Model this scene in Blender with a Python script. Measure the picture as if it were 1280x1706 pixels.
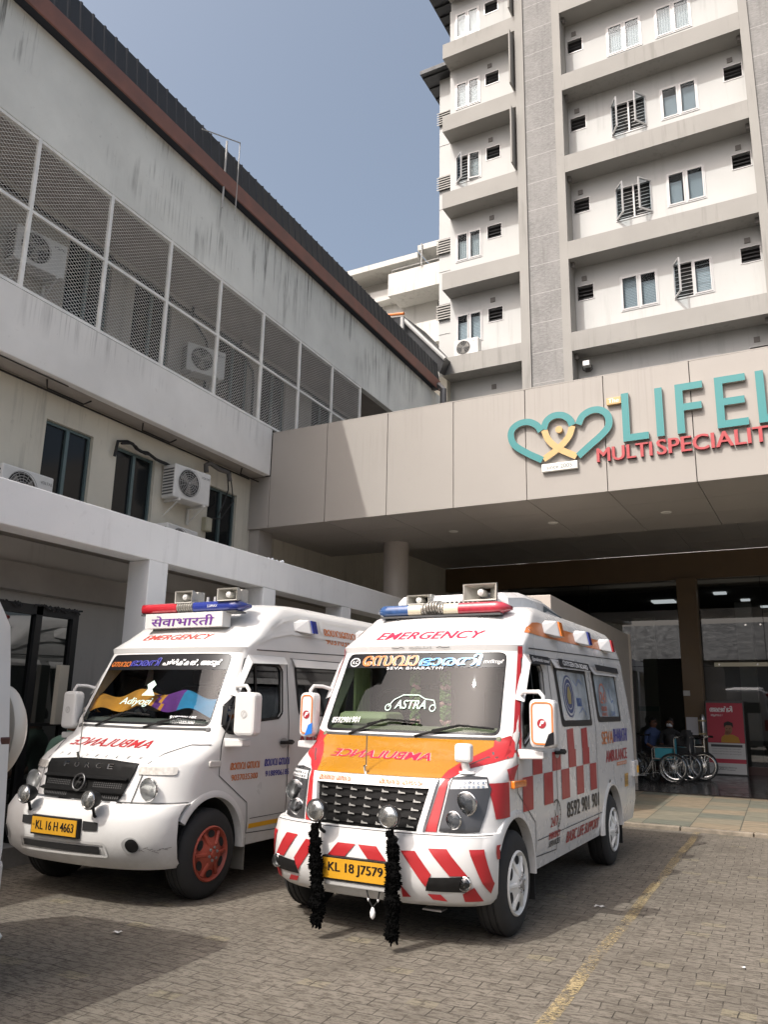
import bpy, bmesh, math, random
from mathutils import Vector, Matrix, noise as mnoise
random.seed(11)
S = bpy.context.scene
for o in list(bpy.data.objects): bpy.data.objects.remove(o)
COL = S.collection
R = math.radians

# ------------------------------------------------------------ camera, sky, sun, exposure
CAMZ = 1.55
_r = Vector((0.90064, 0.43411, 0.01922)); _u = Vector((0.0848, -0.2194, 0.97194)); _f = Vector((-0.42626, 0.87347, 0.23534))
cam = bpy.data.objects.new('camera', bpy.data.cameras.new('camera')); COL.objects.link(cam)
_u = _r.cross(_f); _u.normalize(); _f.normalize(); _r = _f.cross(_u)
cam.matrix_world = Matrix(((_r.x, _u.x, -_f.x, 0), (_r.y, _u.y, -_f.y, 0), (_r.z, _u.z, -_f.z, CAMZ), (0, 0, 0, 1)))
cam.data.sensor_fit = 'VERTICAL'; cam.data.sensor_height = 24.0; cam.data.lens = 1333.2 / 1706 * 24
cam.data.clip_start = 0.05; cam.data.clip_end = 600
S.camera = cam
SUNV = Vector((-0.31, -0.74, 1.0)).normalized()
ELEV = math.asin(SUNV.z)
W = bpy.data.worlds.new('World'); S.world = W; W.use_nodes = True
_nt = W.node_tree; _bg = _nt.nodes['Background']
_sky = _nt.nodes.new('ShaderNodeTexSky'); _sky.sky_type = 'NISHITA'; _sky.sun_disc = False
_sky.sun_elevation = ELEV; _sky.sun_rotation = math.atan2(SUNV.x, SUNV.y) % (2 * math.pi)
_sky.altitude = 50; _sky.air_density = 0.8; _sky.dust_density = 8.0; _sky.ozone_density = 0.3
_hs = _nt.nodes.new('ShaderNodeHueSaturation'); _hs.inputs['Saturation'].default_value = 0.82; _hs.inputs['Hue'].default_value = 0.488; _hs.inputs['Value'].default_value = 0.93   # hazy air: a greyer sky
_nt.links.new(_sky.outputs[0], _hs.inputs['Color']); _nt.links.new(_hs.outputs[0], _bg.inputs[0]); _bg.inputs[1].default_value = 0.15
sl = bpy.data.lights.new('sun', 'SUN'); sl.energy = 2.0; sl.angle = R(0.55); sl.color = (0.99, 0.965, 0.915)
so = bpy.data.objects.new('sun', sl); COL.objects.link(so); so.location = (-20, -40, 60)
so.rotation_mode = 'QUATERNION'; so.rotation_quaternion = SUNV.to_track_quat('Z', 'Y')
S.view_settings.view_transform = 'Standard'; S.view_settings.look = 'None'; S.view_settings.gamma = 1
S.view_settings.exposure = 0.84
S.cycles.max_bounces = 8; S.cycles.transparent_max_bounces = 16
S.cycles.use_denoising = True

# ------------------------------------------------------------ materials
MATS = {}
def nt_new(name):
    m = bpy.data.materials.new(name); m.use_nodes = True
    t = m.node_tree; b = t.nodes['Principled BSDF']
    return m, t, b
def nd(t, typ, ins=None, **kw):
    n = t.nodes.new(typ)
    for k, v in kw.items(): setattr(n, k, v)
    if ins:
        for k, v in ins.items():
            if hasattr(v, 'links') or isinstance(v, bpy.types.NodeSocket): t.links.new(v, n.inputs[k])
            else: n.inputs[k].default_value = v
    return n
def c4(c): return (c[0], c[1], c[2], 1)
def math_n(t, op, a, b=0.0, c=None):
    d = {0: a, 1: b}
    if c is not None: d[2] = c
    return nd(t, 'ShaderNodeMath', d, operation=op).outputs[0]
def mixc(t, f, a, b, mode='MIX'):
    n = nd(t, 'ShaderNodeMix', data_type='RGBA', blend_type=mode)
    for k, v in ((0, f), (6, a), (7, b)):
        if isinstance(v, bpy.types.NodeSocket): t.links.new(v, n.inputs[k])
        else: n.inputs[k].default_value = c4(v) if k > 0 else v
    return n.outputs[2]
def mapr(t, v, a, b, c=0.0, d=1.0):
    return nd(t, 'ShaderNodeMapRange', {0: v, 1: a, 2: b, 3: c, 4: d}).outputs[0]
def vecs(t, scale=(1, 1, 1), obj=False):
    src = t.nodes.new('ShaderNodeTexCoord').outputs['Object'] if obj else t.nodes.new('ShaderNodeNewGeometry').outputs['Position']
    return nd(t, 'ShaderNodeMapping', {'Vector': src, 'Scale': scale}).outputs[0]
def noise_f(t, scale, vs=(1, 1, 1), detail=4, obj=False, rough=.55):
    return nd(t, 'ShaderNodeTexNoise', {'Vector': vecs(t, vs, obj), 'Scale': scale, 'Detail': detail, 'Roughness': rough}).outputs[0]
def bump(t, b, h, strength=.2, dist=.01):
    n = nd(t, 'ShaderNodeBump', {'Height': h, 'Strength': strength, 'Distance': dist}); t.links.new(n.outputs[0], b.inputs['Normal'])
def mat(name, col, rough=.6, metal=0., var=.0, vs=3., coat=0., spec=.5, emit=None, bmp=0., obj=True):
    if name in MATS: return MATS[name]
    m, t, b = nt_new(name)
    b.inputs['Base Color'].default_value = c4(col); b.inputs['Roughness'].default_value = rough
    b.inputs['Metallic'].default_value = metal; b.inputs['Coat Weight'].default_value = coat
    b.inputs['Coat Roughness'].default_value = .05
    b.inputs['Specular IOR Level'].default_value = spec
    if var > 0:
        f = noise_f(t, vs, obj=obj, detail=6)
        f2 = mapr(t, f, .3, .7)
        a = tuple(max(0, c * (1 - var)) for c in col); d = tuple(min(1, c * (1 + var)) for c in col)
        t.links.new(mixc(t, f2, a, d), b.inputs['Base Color'])
        t.links.new(mapr(t, f, .3, .7, max(.02, rough - .08), min(1, rough + .1)), b.inputs['Roughness'])
    if bmp > 0: bump(t, b, noise_f(t, 60, obj=obj), bmp, .004)
    if emit: b.inputs['Emission Color'].default_value = c4(col); b.inputs['Emission Strength'].default_value = emit
    MATS[name] = m; return m
def plaster(name, col, streak=.5, ztop=None, drop=1.6, dirt=.25, rough=.85):
    if name in MATS: return MATS[name]
    m, t, b = nt_new(name); b.inputs['Roughness'].default_value = rough; b.inputs['Specular IOR Level'].default_value = .25
    big = noise_f(t, .8, detail=6); c = mixc(t, mapr(t, big, .35, .7), tuple(x * (1 - dirt * .45) for x in col), col)
    st = noise_f(t, 1.0, (5, 5, .28), detail=5, rough=.7)
    f = mapr(t, st, .52, .66)
    patch = mapr(t, noise_f(t, .45, detail=3), .47, .57)
    f = math_n(t, 'MULTIPLY', f, patch)
    if ztop is not None:
        z = nd(t, 'ShaderNodeSeparateXYZ', {0: t.nodes.new('ShaderNodeNewGeometry').outputs['Position']}).outputs[2]
        f = math_n(t, 'MULTIPLY', f, mapr(t, z, ztop - drop, ztop - drop * .4, 0, 1))
        fine = mapr(t, noise_f(t, 1.0, (20, 20, .34), detail=5, rough=.72), .52, .62)
        fine = math_n(t, 'MULTIPLY', fine, mapr(t, z, ztop - drop * .85, ztop - drop * .3, 0, 1))
        fine = math_n(t, 'MULTIPLY', fine, mapr(t, noise_f(t, .42, detail=2), .50, .56))
        f = math_n(t, 'MAXIMUM', f, fine)
    f = math_n(t, 'MULTIPLY', f, streak)
    c = mixc(t, f, c, (.05, .048, .044))
    sp = mapr(t, noise_f(t, 9, detail=8), .64, .7, 0, .35 * dirt)
    c = mixc(t, sp, c, (.12, .11, .1))
    t.links.new(c, b.inputs['Base Color'])
    bump(t, b, noise_f(t, 25, detail=6), .15, .006)
    MATS[name] = m; return m
def thinglass(name, tint=(.6, .65, .62), refl=1.0, rough=.01):
    if name in MATS: return MATS[name]
    m = bpy.data.materials.new(name); m.use_nodes = True; t = m.node_tree; t.nodes.clear()
    out = t.nodes.new('ShaderNodeOutputMaterial')
    tr = nd(t, 'ShaderNodeBsdfTransparent', {0: c4(tint)})
    gl = nd(t, 'ShaderNodeBsdfGlossy', {0: c4((.95, .97, 1)), 'Roughness': rough})
    fr = nd(t, 'ShaderNodeFresnel', {0: 1.5})
    f = math_n(t, 'MULTIPLY', fr.outputs[0], 1.7 * refl)
    f = nd(t, 'ShaderNodeClamp', {0: f}).outputs[0]
    mx = nd(t, 'ShaderNodeMixShader', {0: f, 1: tr.outputs[0], 2: gl.outputs[0]})
    t.links.new(mx.outputs[0], out.inputs[0]); MATS[name] = m; return m

def dirty_paint(name, col, rough, coat, amount):
    m, t, b = nt_new(name); b.inputs['Coat Weight'].default_value = coat; b.inputs['Coat Roughness'].default_value = .06
    f = noise_f(t, 2.2, obj=True, detail=7); c = mixc(t, mapr(t, f, .4, .7, 0, amount), col, tuple(x * k for x, k in zip(col, (.80, .77, .70))))
    z = nd(t, 'ShaderNodeSeparateXYZ', {0: t.nodes.new('ShaderNodeTexCoord').outputs['Object']}).outputs[2]
    sp = noise_f(t, 1.0, (9, 9, 9), obj=True, detail=8, rough=.75)
    d = math_n(t, 'MULTIPLY', mapr(t, sp, .42, .72), mapr(t, z, .80, .30)); c = mixc(t, math_n(t, 'MULTIPLY', d, amount * 1.3), c, (.24, .205, .165))
    run = noise_f(t, 1.0, (14, 14, 1.2), obj=True, detail=4); c = mixc(t, mapr(t, run, .58, .74, 0, amount * .25), c, tuple(x * .72 for x in col))
    t.links.new(c, b.inputs['Base Color']); t.links.new(mapr(t, f, .3, .7, rough - .06, rough + .12), b.inputs['Roughness']); MATS[name] = m; return m
WHITE = dirty_paint('white_paint', (.60, .60, .595), .26, .4, .07)
WHITE2 = dirty_paint('aged_white_paint', (.585, .583, .57), .33, .25, .18)
BLACKP = mat('black_plastic', (.010, .010, .010), .5, var=.2, vs=20, spec=.25)
BLACKM = mat('matt_black', (.01, .01, .01), .8)
RUBBER = mat('tyre_rubber', (.018, .018, .018), .78, var=.25, vs=12, bmp=.2)
CHROME = mat('chrome', (.75, .75, .74), .12, metal=1)
STEEL = mat('steel', (.5, .5, .5), .35, metal=1, var=.1)
RED = mat('red_film', (.36, .018, .022), .42, coat=.1, var=.02)
ORANGE = mat('orange_paint', (.35, .155, .008), .26, coat=.5, var=.03)
ORANGE2 = mat('orange_film', (.58, .17, .035), .35, coat=.2)
CRIMSON = mat('crimson_lettering', (.45, .012, .05), .4)
BLUE = mat('blue_film', (.02, .16, .55), .35)
NAVY = mat('navy_lettering', (.03, .03, .28), .4)
WHITEF = mat('white_film', (.8, .8, .8), .4)
BLACKF = mat('black_film', (.010, .010, .012), .35, spec=.2)
PURPLE = mat('purple_lettering', (.12, .02, .22), .5)
YELLOWP = mat('yellow_plate', (.50, .255, .012), .45, var=.05)
YREFL = mat('yellow_reflector', (.75, .38, .01), .4)
LAMPGL = mat('lamp_glass', (.50, .51, .50), .16, metal=.9, coat=1, var=.25, vs=45)
REFLECT = mat('lamp_reflector', (.85, .85, .84), .42, metal=.8)
GREY = mat('grey_plastic', (.36, .36, .35), .5, var=.08)
DGREY = mat('dark_grey_plastic', (.07, .07, .072), .35, coat=.4)
GROOVE = mat('panel_gap', (.05, .05, .05), .8)
AMBER = mat('amber_lens', (.75, .2, .02), .18, coat=1)
BLUEL = mat('blue_lens', (.02, .035, .22), .15, coat=1)
REDL = mat('red_lens', (.42, .02, .03), .15, coat=1)
CLEARL = mat('clear_lens', (.62, .56, .42), .15, coat=1)
WSGLASS = thinglass('windscreen_glass', (.56, .62, .59), .30, .014)
DARKGL = thinglass('tinted_side_glass', (.10, .10, .10), .8)

# ------------------------------------------------------------ mesh builder
class MB:
    def __init__(s, M=None): s.v = []; s.f = []; s.m = []; s.M = M
    def add(s, vs, fs, mi=0):
        b = len(s.v)
        for p in vs:
            p = Vector(p); s.v.append(s.M @ p if s.M else p)
        for f in fs: s.f.append([b + i for i in f]); s.m.append(mi)
        return s
    def box(s, x0, x1, y0, y1, z0, z1, mi=0):
        vs = [(x, y, z) for z in (z0, z1) for y in (y0, y1) for x in (x0, x1)]
        return s.add(vs, [(0, 2, 3, 1), (4, 5, 7, 6), (0, 1, 5, 4), (2, 6, 7, 3), (0, 4, 6, 2), (1, 3, 7, 5)], mi)
    def quad(s, a, b, c, d, mi=0): return s.add([a, b, c, d], [(0, 1, 2, 3)], mi)
    def poly(s, pts, mi=0): return s.add(pts, [tuple(range(len(pts)))], mi)
    def tube(s, path, r, n=8, mi=0, closed=False, rs=None):
        P = [Vector(p) for p in path]; N = len(P); vs = []; prev = None
        for i, p in enumerate(P):
            if closed: t = P[(i + 1) % N] - P[i - 1]
            else: t = P[min(i + 1, N - 1)] - P[max(i - 1, 0)]
            t.normalize()
            if prev is None:
                a = Vector((0, 0, 1)) if abs(t.z) < .9 else Vector((1, 0, 0))
                nrm = (a - t * a.dot(t)).normalized()
            else:
                nrm = prev - t * prev.dot(t)
                nrm = nrm.normalized() if nrm.length > 1e-6 else prev
            prev = nrm; bi = t.cross(nrm); rr = rs[i] if rs else r
            for k in range(n):
                a = 2 * math.pi * k / n; vs.append(p + (nrm * math.cos(a) + bi * math.sin(a)) * rr)
        fs = []
        for i in range(N if closed else N - 1):
            j = (i + 1) % N
            for k in range(n):
                fs.append((i * n + k, i * n + (k + 1) % n, j * n + (k + 1) % n, j * n + k))
        if not closed: fs += [tuple(range(n - 1, -1, -1)), tuple(range((N - 1) * n, N * n))]
        return s.add(vs, fs, mi)
    def cyl(s, a, b, r, n=16, mi=0): return s.tube([a, b], r, n, mi)
    def lathe(s, prof, c, axis='x', n=24, mi=0, sx=1, sy=1):
        c = Vector(c); vs = []
        for r, h in prof:
            for k in range(n):
                a = 2 * math.pi * k / n; p, q = r * math.cos(a) * sx, r * math.sin(a) * sy
                vs.append(c + Vector({'x': (h, p, q), 'y': (p, h, q), 'z': (p, q, h)}[axis]))
        fs = [(i * n + k, i * n + (k + 1) % n, (i + 1) * n + (k + 1) % n, (i + 1) * n + k) for i in range(len(prof) - 1) for k in range(n)]
        return s.add(vs, fs, mi)
    def prism(s, pts, f0, f1, mi=0):
        n = len(pts); vs = [f0(*p) for p in pts] + [f1(*p) for p in pts]
        fs = [tuple(range(n)), tuple(range(2 * n - 1, n - 1, -1))] + [(i, i + n, (i + 1) % n + n, (i + 1) % n) for i in range(n)]
        return s.add(vs, fs, mi)
    def grid(s, fn, ni, nj, mi=0):
        vs = [fn(i / ni, j / nj) for i in range(ni + 1) for j in range(nj + 1)]
        fs = [(i * (nj + 1) + j, i * (nj + 1) + j + 1, (i + 1) * (nj + 1) + j + 1, (i + 1) * (nj + 1) + j) for i in range(ni) for j in range(nj)]
        return s.add(vs, fs, mi)
    def decal(s, pts, fn, mi=0, L=.07):
        bm = bmesh.new(); bm.faces.new([bm.verts.new((p[0], p[1], 0)) for p in pts])
        vs, fs = fine(bm, L); return s.add([fn(p[0], p[1]) for p in vs], fs, mi)
    def decal_mesh(s, vf, fn, mi=0, L=.07):
        bm = bmesh.new(); V = [bm.verts.new((p[0], p[1], 0)) for p in vf[0]]
        for f in vf[1]:
            try: bm.faces.new([V[i] for i in f])
            except ValueError: pass
        vs, fs = fine(bm, L); return s.add([fn(p[0], p[1]) for p in vs], fs, mi)
    def ribbon(s, path, w, fn, mi=0, L=.05):
        for (a, b) in zip(path, path[1:]):
            d = Vector((b[0] - a[0], b[1] - a[1])); n = max(1, int(d.length / L)); q = Vector((-d.y, d.x)).normalized() * w / 2
            for i in range(n):
                p0 = Vector(a) + d * (i / n); p1 = Vector(a) + d * ((i + 1) / n)
                s.add([fn(*(p0 - q)), fn(*(p1 - q)), fn(*(p1 + q)), fn(*(p0 + q))], [(0, 1, 2, 3)], mi)
        return s
    def build(s, name, mats, parent=None, smooth=None, bevel=0, recalc=True, world=False):
        me = bpy.data.meshes.new(name)
        vs = s.v
        if world and parent is not None:
            iv = (Matrix.Translation(parent.location) @ parent.rotation_euler.to_matrix().to_4x4()).inverted(); vs = [iv @ p for p in vs]
        me.from_pydata([tuple(p) for p in vs], [], s.f)
        for m in (mats if isinstance(mats, (list, tuple)) else [mats]): me.materials.append(m)
        me.polygons.foreach_set('material_index', s.m)
        if recalc:
            bm = bmesh.new(); bm.from_mesh(me); bmesh.ops.recalc_face_normals(bm, faces=bm.faces); bm.to_mesh(me); bm.free()
        if smooth is not None:
            me.polygons.foreach_set('use_smooth', [True] * len(me.polygons)); me.set_sharp_from_angle(angle=R(smooth))
        o = bpy.data.objects.new(name, me); COL.objects.link(o)
        if parent is not None: o.parent = parent
        if bevel:
            bv = o.modifiers.new('bevel', 'BEVEL'); bv.width = bevel; bv.segments = 2; bv.limit_method = 'ANGLE'
        return o
def fine(bm, L):
    bmesh.ops.triangulate(bm, faces=bm.faces)
    for _ in range(6):
        es = [e for e in bm.edges if e.calc_length() > L]
        if not es: break
        bmesh.ops.subdivide_edges(bm, edges=es, cuts=1); bmesh.ops.triangulate(bm, faces=bm.faces)
    bm.verts.index_update()
    vs = [v.co.copy() for v in bm.verts]; fs = [tuple(v.index for v in f.verts) for f in bm.faces]
    bm.free(); return vs, fs
_TC = {}
def text(st, bold=0.0, shear=0.0, space=1.0):
    key = (st, bold, shear, space)
    if key in _TC: return _TC[key]
    cu = bpy.data.curves.new('lettering', 'FONT'); cu.body = st; cu.size = 1; cu.shear = shear; cu.resolution_u = 4; cu.offset = min(bold, .003); cu.space_character = space
    o = bpy.data.objects.new('lettering', cu); COL.objects.link(o)
    bpy.context.view_layer.update()
    me = bpy.data.meshes.new_from_object(o)
    vs = [(v.co.x, v.co.y) for v in me.vertices]; fs = [tuple(p.vertices) for p in me.polygons]
    bpy.data.objects.remove(o); bpy.data.curves.remove(cu); bpy.data.meshes.remove(me)
    _TC[key] = (vs, fs); return vs, fs
def fit(st, x0, x1, y0, y1, bold=0., shear=0., mirror=False, space=1.0, skew=0.0):
    vs, fs = text(st, bold, shear, space)
    a0, a1 = min(p[0] for p in vs), max(p[0] for p in vs); b0, b1 = min(p[1] for p in vs), max(p[1] for p in vs)
    out = []
    for p in vs:
        s = (p[0] - a0) / (a1 - a0); q = (p[1] - b0) / (b1 - b0)
        if mirror: s = 1 - s
        out.append((x0 + (x1 - x0) * s, y0 + (y1 - y0) * q + skew * s))
    return out, fs
def letters(mb, st, x0, x1, y0, y1, fn, mi=0, bold=0., heavy=0., L=.07, **k):
    """heavy: extra stroke width, made by laying the outline down again a little to each side"""
    vf = fit(st, x0, x1, y0, y1, bold, **k); heavy = -heavy if heavy < 0 else min(heavy, .034 * (y1 - y0), .011 * (x1 - x0) * 9 / max(3, len(st)))
    if not heavy: return mb.decal_mesh(vf, fn, mi, L)
    for i, dx in enumerate((-heavy, 0, heavy)):
        mb.decal_mesh(([(p[0] + dx, p[1]) for p in vf[0]], vf[1]), lambda a, b, i=i: fn(a, b, i * .0004), mi, L)
def thing(name, label, cat, loc=(0, 0, 0), rz=0, group=None):
    o = bpy.data.objects.new(name, None); COL.objects.link(o); o.location = loc; o.rotation_euler = (0, 0, rz); o.empty_display_size = .2
    return tag(o, label, cat, group)
def tag(o, label, cat, group=None):
    o['label'] = label; o['category'] = cat
    if group: o['group'] = group
    return o
def struct(o): o['kind'] = 'structure'; return o
def dup(root, loc, rz, label):
    r = root.copy(); COL.objects.link(r); r.location = loc; r.rotation_euler = (0, 0, rz); r['label'] = label
    for ch in list(root.children):
        c = ch.copy(); COL.objects.link(c); c.parent = r
        for g in list(ch.children):
            d = g.copy(); COL.objects.link(d); d.parent = c
    return r
def wall(mb, fn, a0, a1, z0, z1, holes, depth, mi=0):
    """sheet with rectangular openings; fn(a, z, d) maps to space, d = depth behind the face"""
    A = sorted({a0, a1} | {h[i] for h in holes for i in (0, 1)}); Z = sorted({z0, z1} | {h[i] for h in holes for i in (2, 3)})
    A = [a for a in A if a0 <= a <= a1]; Z = [z for z in Z if z0 <= z <= z1]
    for a, b in zip(A, A[1:]):
        for c, d in zip(Z, Z[1:]):
            ma, mz = (a + b) / 2, (c + d) / 2
            if any(h[0] < ma < h[1] and h[2] < mz < h[3] for h in holes): continue
            mb.quad(fn(a, c, 0), fn(b, c, 0), fn(b, d, 0), fn(a, d, 0), mi)
    for h in holes:
        p = [(h[0], h[2]), (h[1], h[2]), (h[1], h[3]), (h[0], h[3])]
        for (q, w) in zip(p, p[1:] + p[:1]): mb.quad(fn(*q, 0), fn(*w, 0), fn(*w, depth), fn(*q, depth), mi)
PX, PY = -9.0, 13.11; PRZ = -R(2.74)
PM = Matrix.Translation((PX, PY, 0)) @ Matrix.Rotation(PRZ, 4, 'Z')
def pworld(u, v, z=0): return PM @ Vector((u, v, z))

# ------------------------------------------------------------ ground
def paver_material():
    m, t, b = nt_new('block_paving')
    pos = t.nodes.new('ShaderNodeNewGeometry').outputs['Position']
    wob = nd(t, 'ShaderNodeTexNoise', {'Vector': pos, 'Scale': 3.0, 'Detail': 2}, noise_dimensions='3D')
    off = nd(t, 'ShaderNodeVectorMath', {0: wob.outputs['Color'], 1: (.5, .5, .5)}, operation='SUBTRACT').outputs[0]
    off = nd(t, 'ShaderNodeVectorMath', {0: off, 'Scale': .05}, operation='SCALE').outputs[0]
    p = nd(t, 'ShaderNodeVectorMath', {0: pos, 1: off}).outputs[0]
    br = nd(t, 'ShaderNodeTexBrick', {'Vector': p, 'Scale': 1.0, 'Mortar Size': .0038, 'Mortar Smooth': .35, 'Brick Width': .17, 'Row Height': .112, 'Bias': 0.0,
        'Color1': (0, 0, 0, 1), 'Color2': (1, 1, 1, 1), 'Mortar': (.5, .5, .5, 1)}, offset=.5)
    xyz = nd(t, 'ShaderNodeSeparateXYZ', {0: p})
    row = math_n(t, 'FLOOR', math_n(t, 'DIVIDE', xyz.outputs[1], .112))
    odd = math_n(t, 'MODULO', math_n(t, 'ABSOLUTE', row), 2.0)
    col = math_n(t, 'FLOOR', math_n(t, 'DIVIDE', math_n(t, 'ADD', xyz.outputs[0], math_n(t, 'MULTIPLY', odd, .085)), .17))
    cv = nd(t, 'ShaderNodeCombineXYZ', {0: col, 1: row}).outputs[0]
    wn = nd(t, 'ShaderNodeTexWhiteNoise', {'Vector': cv}, noise_dimensions='2D').outputs['Value']
    base = mixc(t, wn, (.125, .111, .090), (.160, .142, .116))
    base = mixc(t, mapr(t, wn, .972, .975), base, (.185, .163, .112))
    big = noise_f(t, .55, obj=False, detail=6); base = mixc(t, mapr(t, big, .35, .7, 0, .55), base, (.172, .154, .127))
    dk = noise_f(t, 1.7, obj=False, detail=7); base = mixc(t, mapr(t, dk, .50, .68, 0, .5), base, (.085, .075, .060))
    fleck = noise_f(t, 1.0, (12, 38, 20), detail=9, rough=.78); base = mixc(t, mapr(t, fleck, .49, .56, 0, .85), base, (.058, .049, .038))
    fl2 = noise_f(t, 1.0, (22, 44, 20), detail=7, rough=.75); base = mixc(t, mapr(t, fl2, .57, .66, 0, .45), base, (.23, .205, .172))
    gap = math_n(t, 'MULTIPLY', br.outputs['Fac'], mapr(t, noise_f(t, 4, detail=4), .40, .58, .3, 1))
    c = mixc(t, gap, base, (.035, .030, .024))
    t.links.new(c, b.inputs['Base Color'])
    b.inputs['Roughness'].default_value = .85; b.inputs['Specular IOR Level'].default_value = .3
    h = math_n(t, 'SUBTRACT', math_n(t, 'ADD', math_n(t, 'MULTIPLY', fleck, .6), math_n(t, 'MULTIPLY', wn, .5)), math_n(t, 'MULTIPLY', gap, 1.2))
    bump(t, b, h, .6, .008)
    return m
g = MB(); g.quad((-150, -150, 0), (150, -150, 0), (150, 150, 0), (-150, 150, 0))
struct(g.build('ground', paver_material()))

def worn_line_material():
    m = bpy.data.materials.new('worn_yellow_paint'); m.use_nodes = True; t = m.node_tree; b = t.nodes['Principled BSDF']
    b.inputs['Base Color'].default_value = (.31, .245, .13, 1); b.inputs['Roughness'].default_value = .8
    f = noise_f(t, 1.0, (34, 60, 10), detail=7, rough=.75); e = noise_f(t, 2.2, detail=4)
    k = math_n(t, 'ADD', f, math_n(t, 'MULTIPLY', math_n(t, 'SUBTRACT', e, .5), .35))
    tr = t.nodes.new('ShaderNodeBsdfTransparent')
    mx = nd(t, 'ShaderNodeMixShader', {0: mapr(t, k, .485, .555), 1: tr.outputs[0], 2: b.outputs[0]})
    t.links.new(mx.outputs[0], t.nodes['Material Output'].inputs[0]); return m
g = MB(); n = 30
for i in range(n):
    y0 = 2.0 + i * (12.1 - 2.0) / n; y1 = 2.0 + (i + 1) * (12.1 - 2.0) / n
    xc = lambda y: -1.22 + (y - 4.46) * .0118 + .008 * math.sin(y * 3)
    w = .043
    g.quad((xc(y0) - w, y0, .004), (xc(y0) + w, y0, .004), (xc(y1) + w, y1, .004), (xc(y1) - w, y1, .004))
struct(g.build('road_marking', worn_line_material()))

def tile_material(name, w, h, cols, mortar, rough, bmp=.1):
    m, t, b = nt_new(name)
    pos = vecs(t)
    br = nd(t, 'ShaderNodeTexBrick', {'Vector': pos, 'Scale': 1., 'Mortar Size': mortar, 'Brick Width': w, 'Row Height': h, 'Color1': (0, 0, 0, 1), 'Color2': (1, 1, 1, 1), 'Mortar': (0, 0, 0, 1)}, offset=.0)
    xyz = nd(t, 'ShaderNodeSeparateXYZ', {0: pos})
    cv = nd(t, 'ShaderNodeCombineXYZ', {0: math_n(t, 'FLOOR', math_n(t, 'DIVIDE', xyz.outputs[0], w)), 1: math_n(t, 'FLOOR', math_n(t, 'DIVIDE', xyz.outputs[1], h))}).outputs[0]
    wn = nd(t, 'ShaderNodeTexWhiteNoise', {'Vector': cv}, noise_dimensions='2D').outputs['Value']
    c = mixc(t, mapr(t, wn, 0, .5), cols[0], cols[1]); c = mixc(t, mapr(t, wn, .55, .95), c, cols[2])
    f = noise_f(t, 1.0, (4, 18, 4), detail=6); c = mixc(t, mapr(t, f, .42, .7, 0, .45), c, tuple(x * .55 for x in cols[0]))
    c = mixc(t, br.outputs['Fac'], c, tuple(x * .4 for x in cols[0]))
    t.links.new(c, b.inputs['Base Color']); t.links.new(mapr(t, f, .3, .7, rough - .1, rough + .15), b.inputs['Roughness'])
    bump(t, b, f, bmp, .004); return m
PAVE = tile_material('slate_paving', .62, .6, ((.12, .13, .105), (.19, .175, .13), (.24, .19, .13)), .006, .6)
g = MB()
pp = lambda u, v, z: pworld(u, v, z)
def slab(mb, u0, u1, v0, v1, z0, z1, mi=0):
    mb.add([pp(u, v, z) for z in (z0, z1) for v in (v0, v1) for u in (u0, u1)], [(0, 2, 3, 1), (4, 5, 7, 6), (0, 1, 5, 4), (2, 6, 7, 3), (0, 4, 6, 2), (1, 3, 7, 5)], mi)
slab(g, 2.3, 30, -.62, 3.9, -.2, .055)
struct(g.build('pavement', PAVE))
KERB = mat('kerb_stone', (.20, .17, .13), .85, var=.3, vs=10, bmp=.4, obj=False)
g = MB()
for i in range(28): slab(g, 2.3 + i * .9, 2.3 + i * .9 + .885, -.74, -.625, -.2, .048 + .006 * random.random())
struct(g.build('kerb', KERB, bevel=.012))
GRANITE = mat('dark_granite', (.028, .025, .024), .16, var=.3, vs=6, obj=False)
g = MB(); slab(g, -2, 30, 3.9, 26, -.2, .07)
struct(g.build('entrance_floor', GRANITE))

# ------------------------------------------------------------ left annexe building
PL_UP = plaster('stained_parapet_plaster', (.79, .80, .755), .95, 11.35, 2.1, .4)
PL_BAND = plaster('band_plaster', (.79, .78, .75), .3, 7.1, .6, .3)
PL_WALL = plaster('cream_wall_plaster', (.62, .59, .50), .3, None, 1, .3)
PL_CAN = plaster('canopy_plaster', (.82, .82, .815), .12, None, 1, .2)
METALROOF = mat('dark_roof_sheet', (.03, .032, .035), .55, metal=.3, var=.3, vs=2, obj=False)
FASCIA = mat('red_brown_fascia', (.20, .092, .07), .6, var=.2, vs=3, obj=False)
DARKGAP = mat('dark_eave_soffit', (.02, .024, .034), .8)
SCREENP = mat('white_screen_paint', (.76, .76, .73), .5, var=.1, vs=3, obj=False)
WFRAME = mat('grey_green_aluminium', (.10, .145, .15), .4, metal=.3)
PANE = mat('dark_window_pane', (.010, .012, .013), .12, spec=.25)
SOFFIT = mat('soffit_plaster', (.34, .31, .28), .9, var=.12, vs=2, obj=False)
AB = thing('annexe_building', 'long stained white wing with a wire mesh gallery and dark sheet roof', 'building', (-9.6, 11, 0))
WLOW = [(5.5, 6.4, 4.3, 5.62), (7.93, 8.86, 4.2, 5.62), (9.38, 10.30, 4.2, 5.64), (11.80, 12.70, 4.2, 5.6)]
WUP = [(4.6, 5.6, 7.35, 9.52), (8.70, 9.71, 7.35, 9.54), (10.31, 11.36, 7.35, 9.53), (12.93, 14.05, 7.35, 9.5), (14.6, 15.6, 7.35, 9.5), (16.87, 17.9, 7.35, 9.5), (19.3, 20.3, 7.35, 9.5)]
m = MB(); wall(m, lambda a, z, d: (-9.5 - d, a, z), 1, 13.6, 3.3, 6.07, WLOW, .14); m.build('lower_wall', PL_WALL, AB, world=True)
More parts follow.
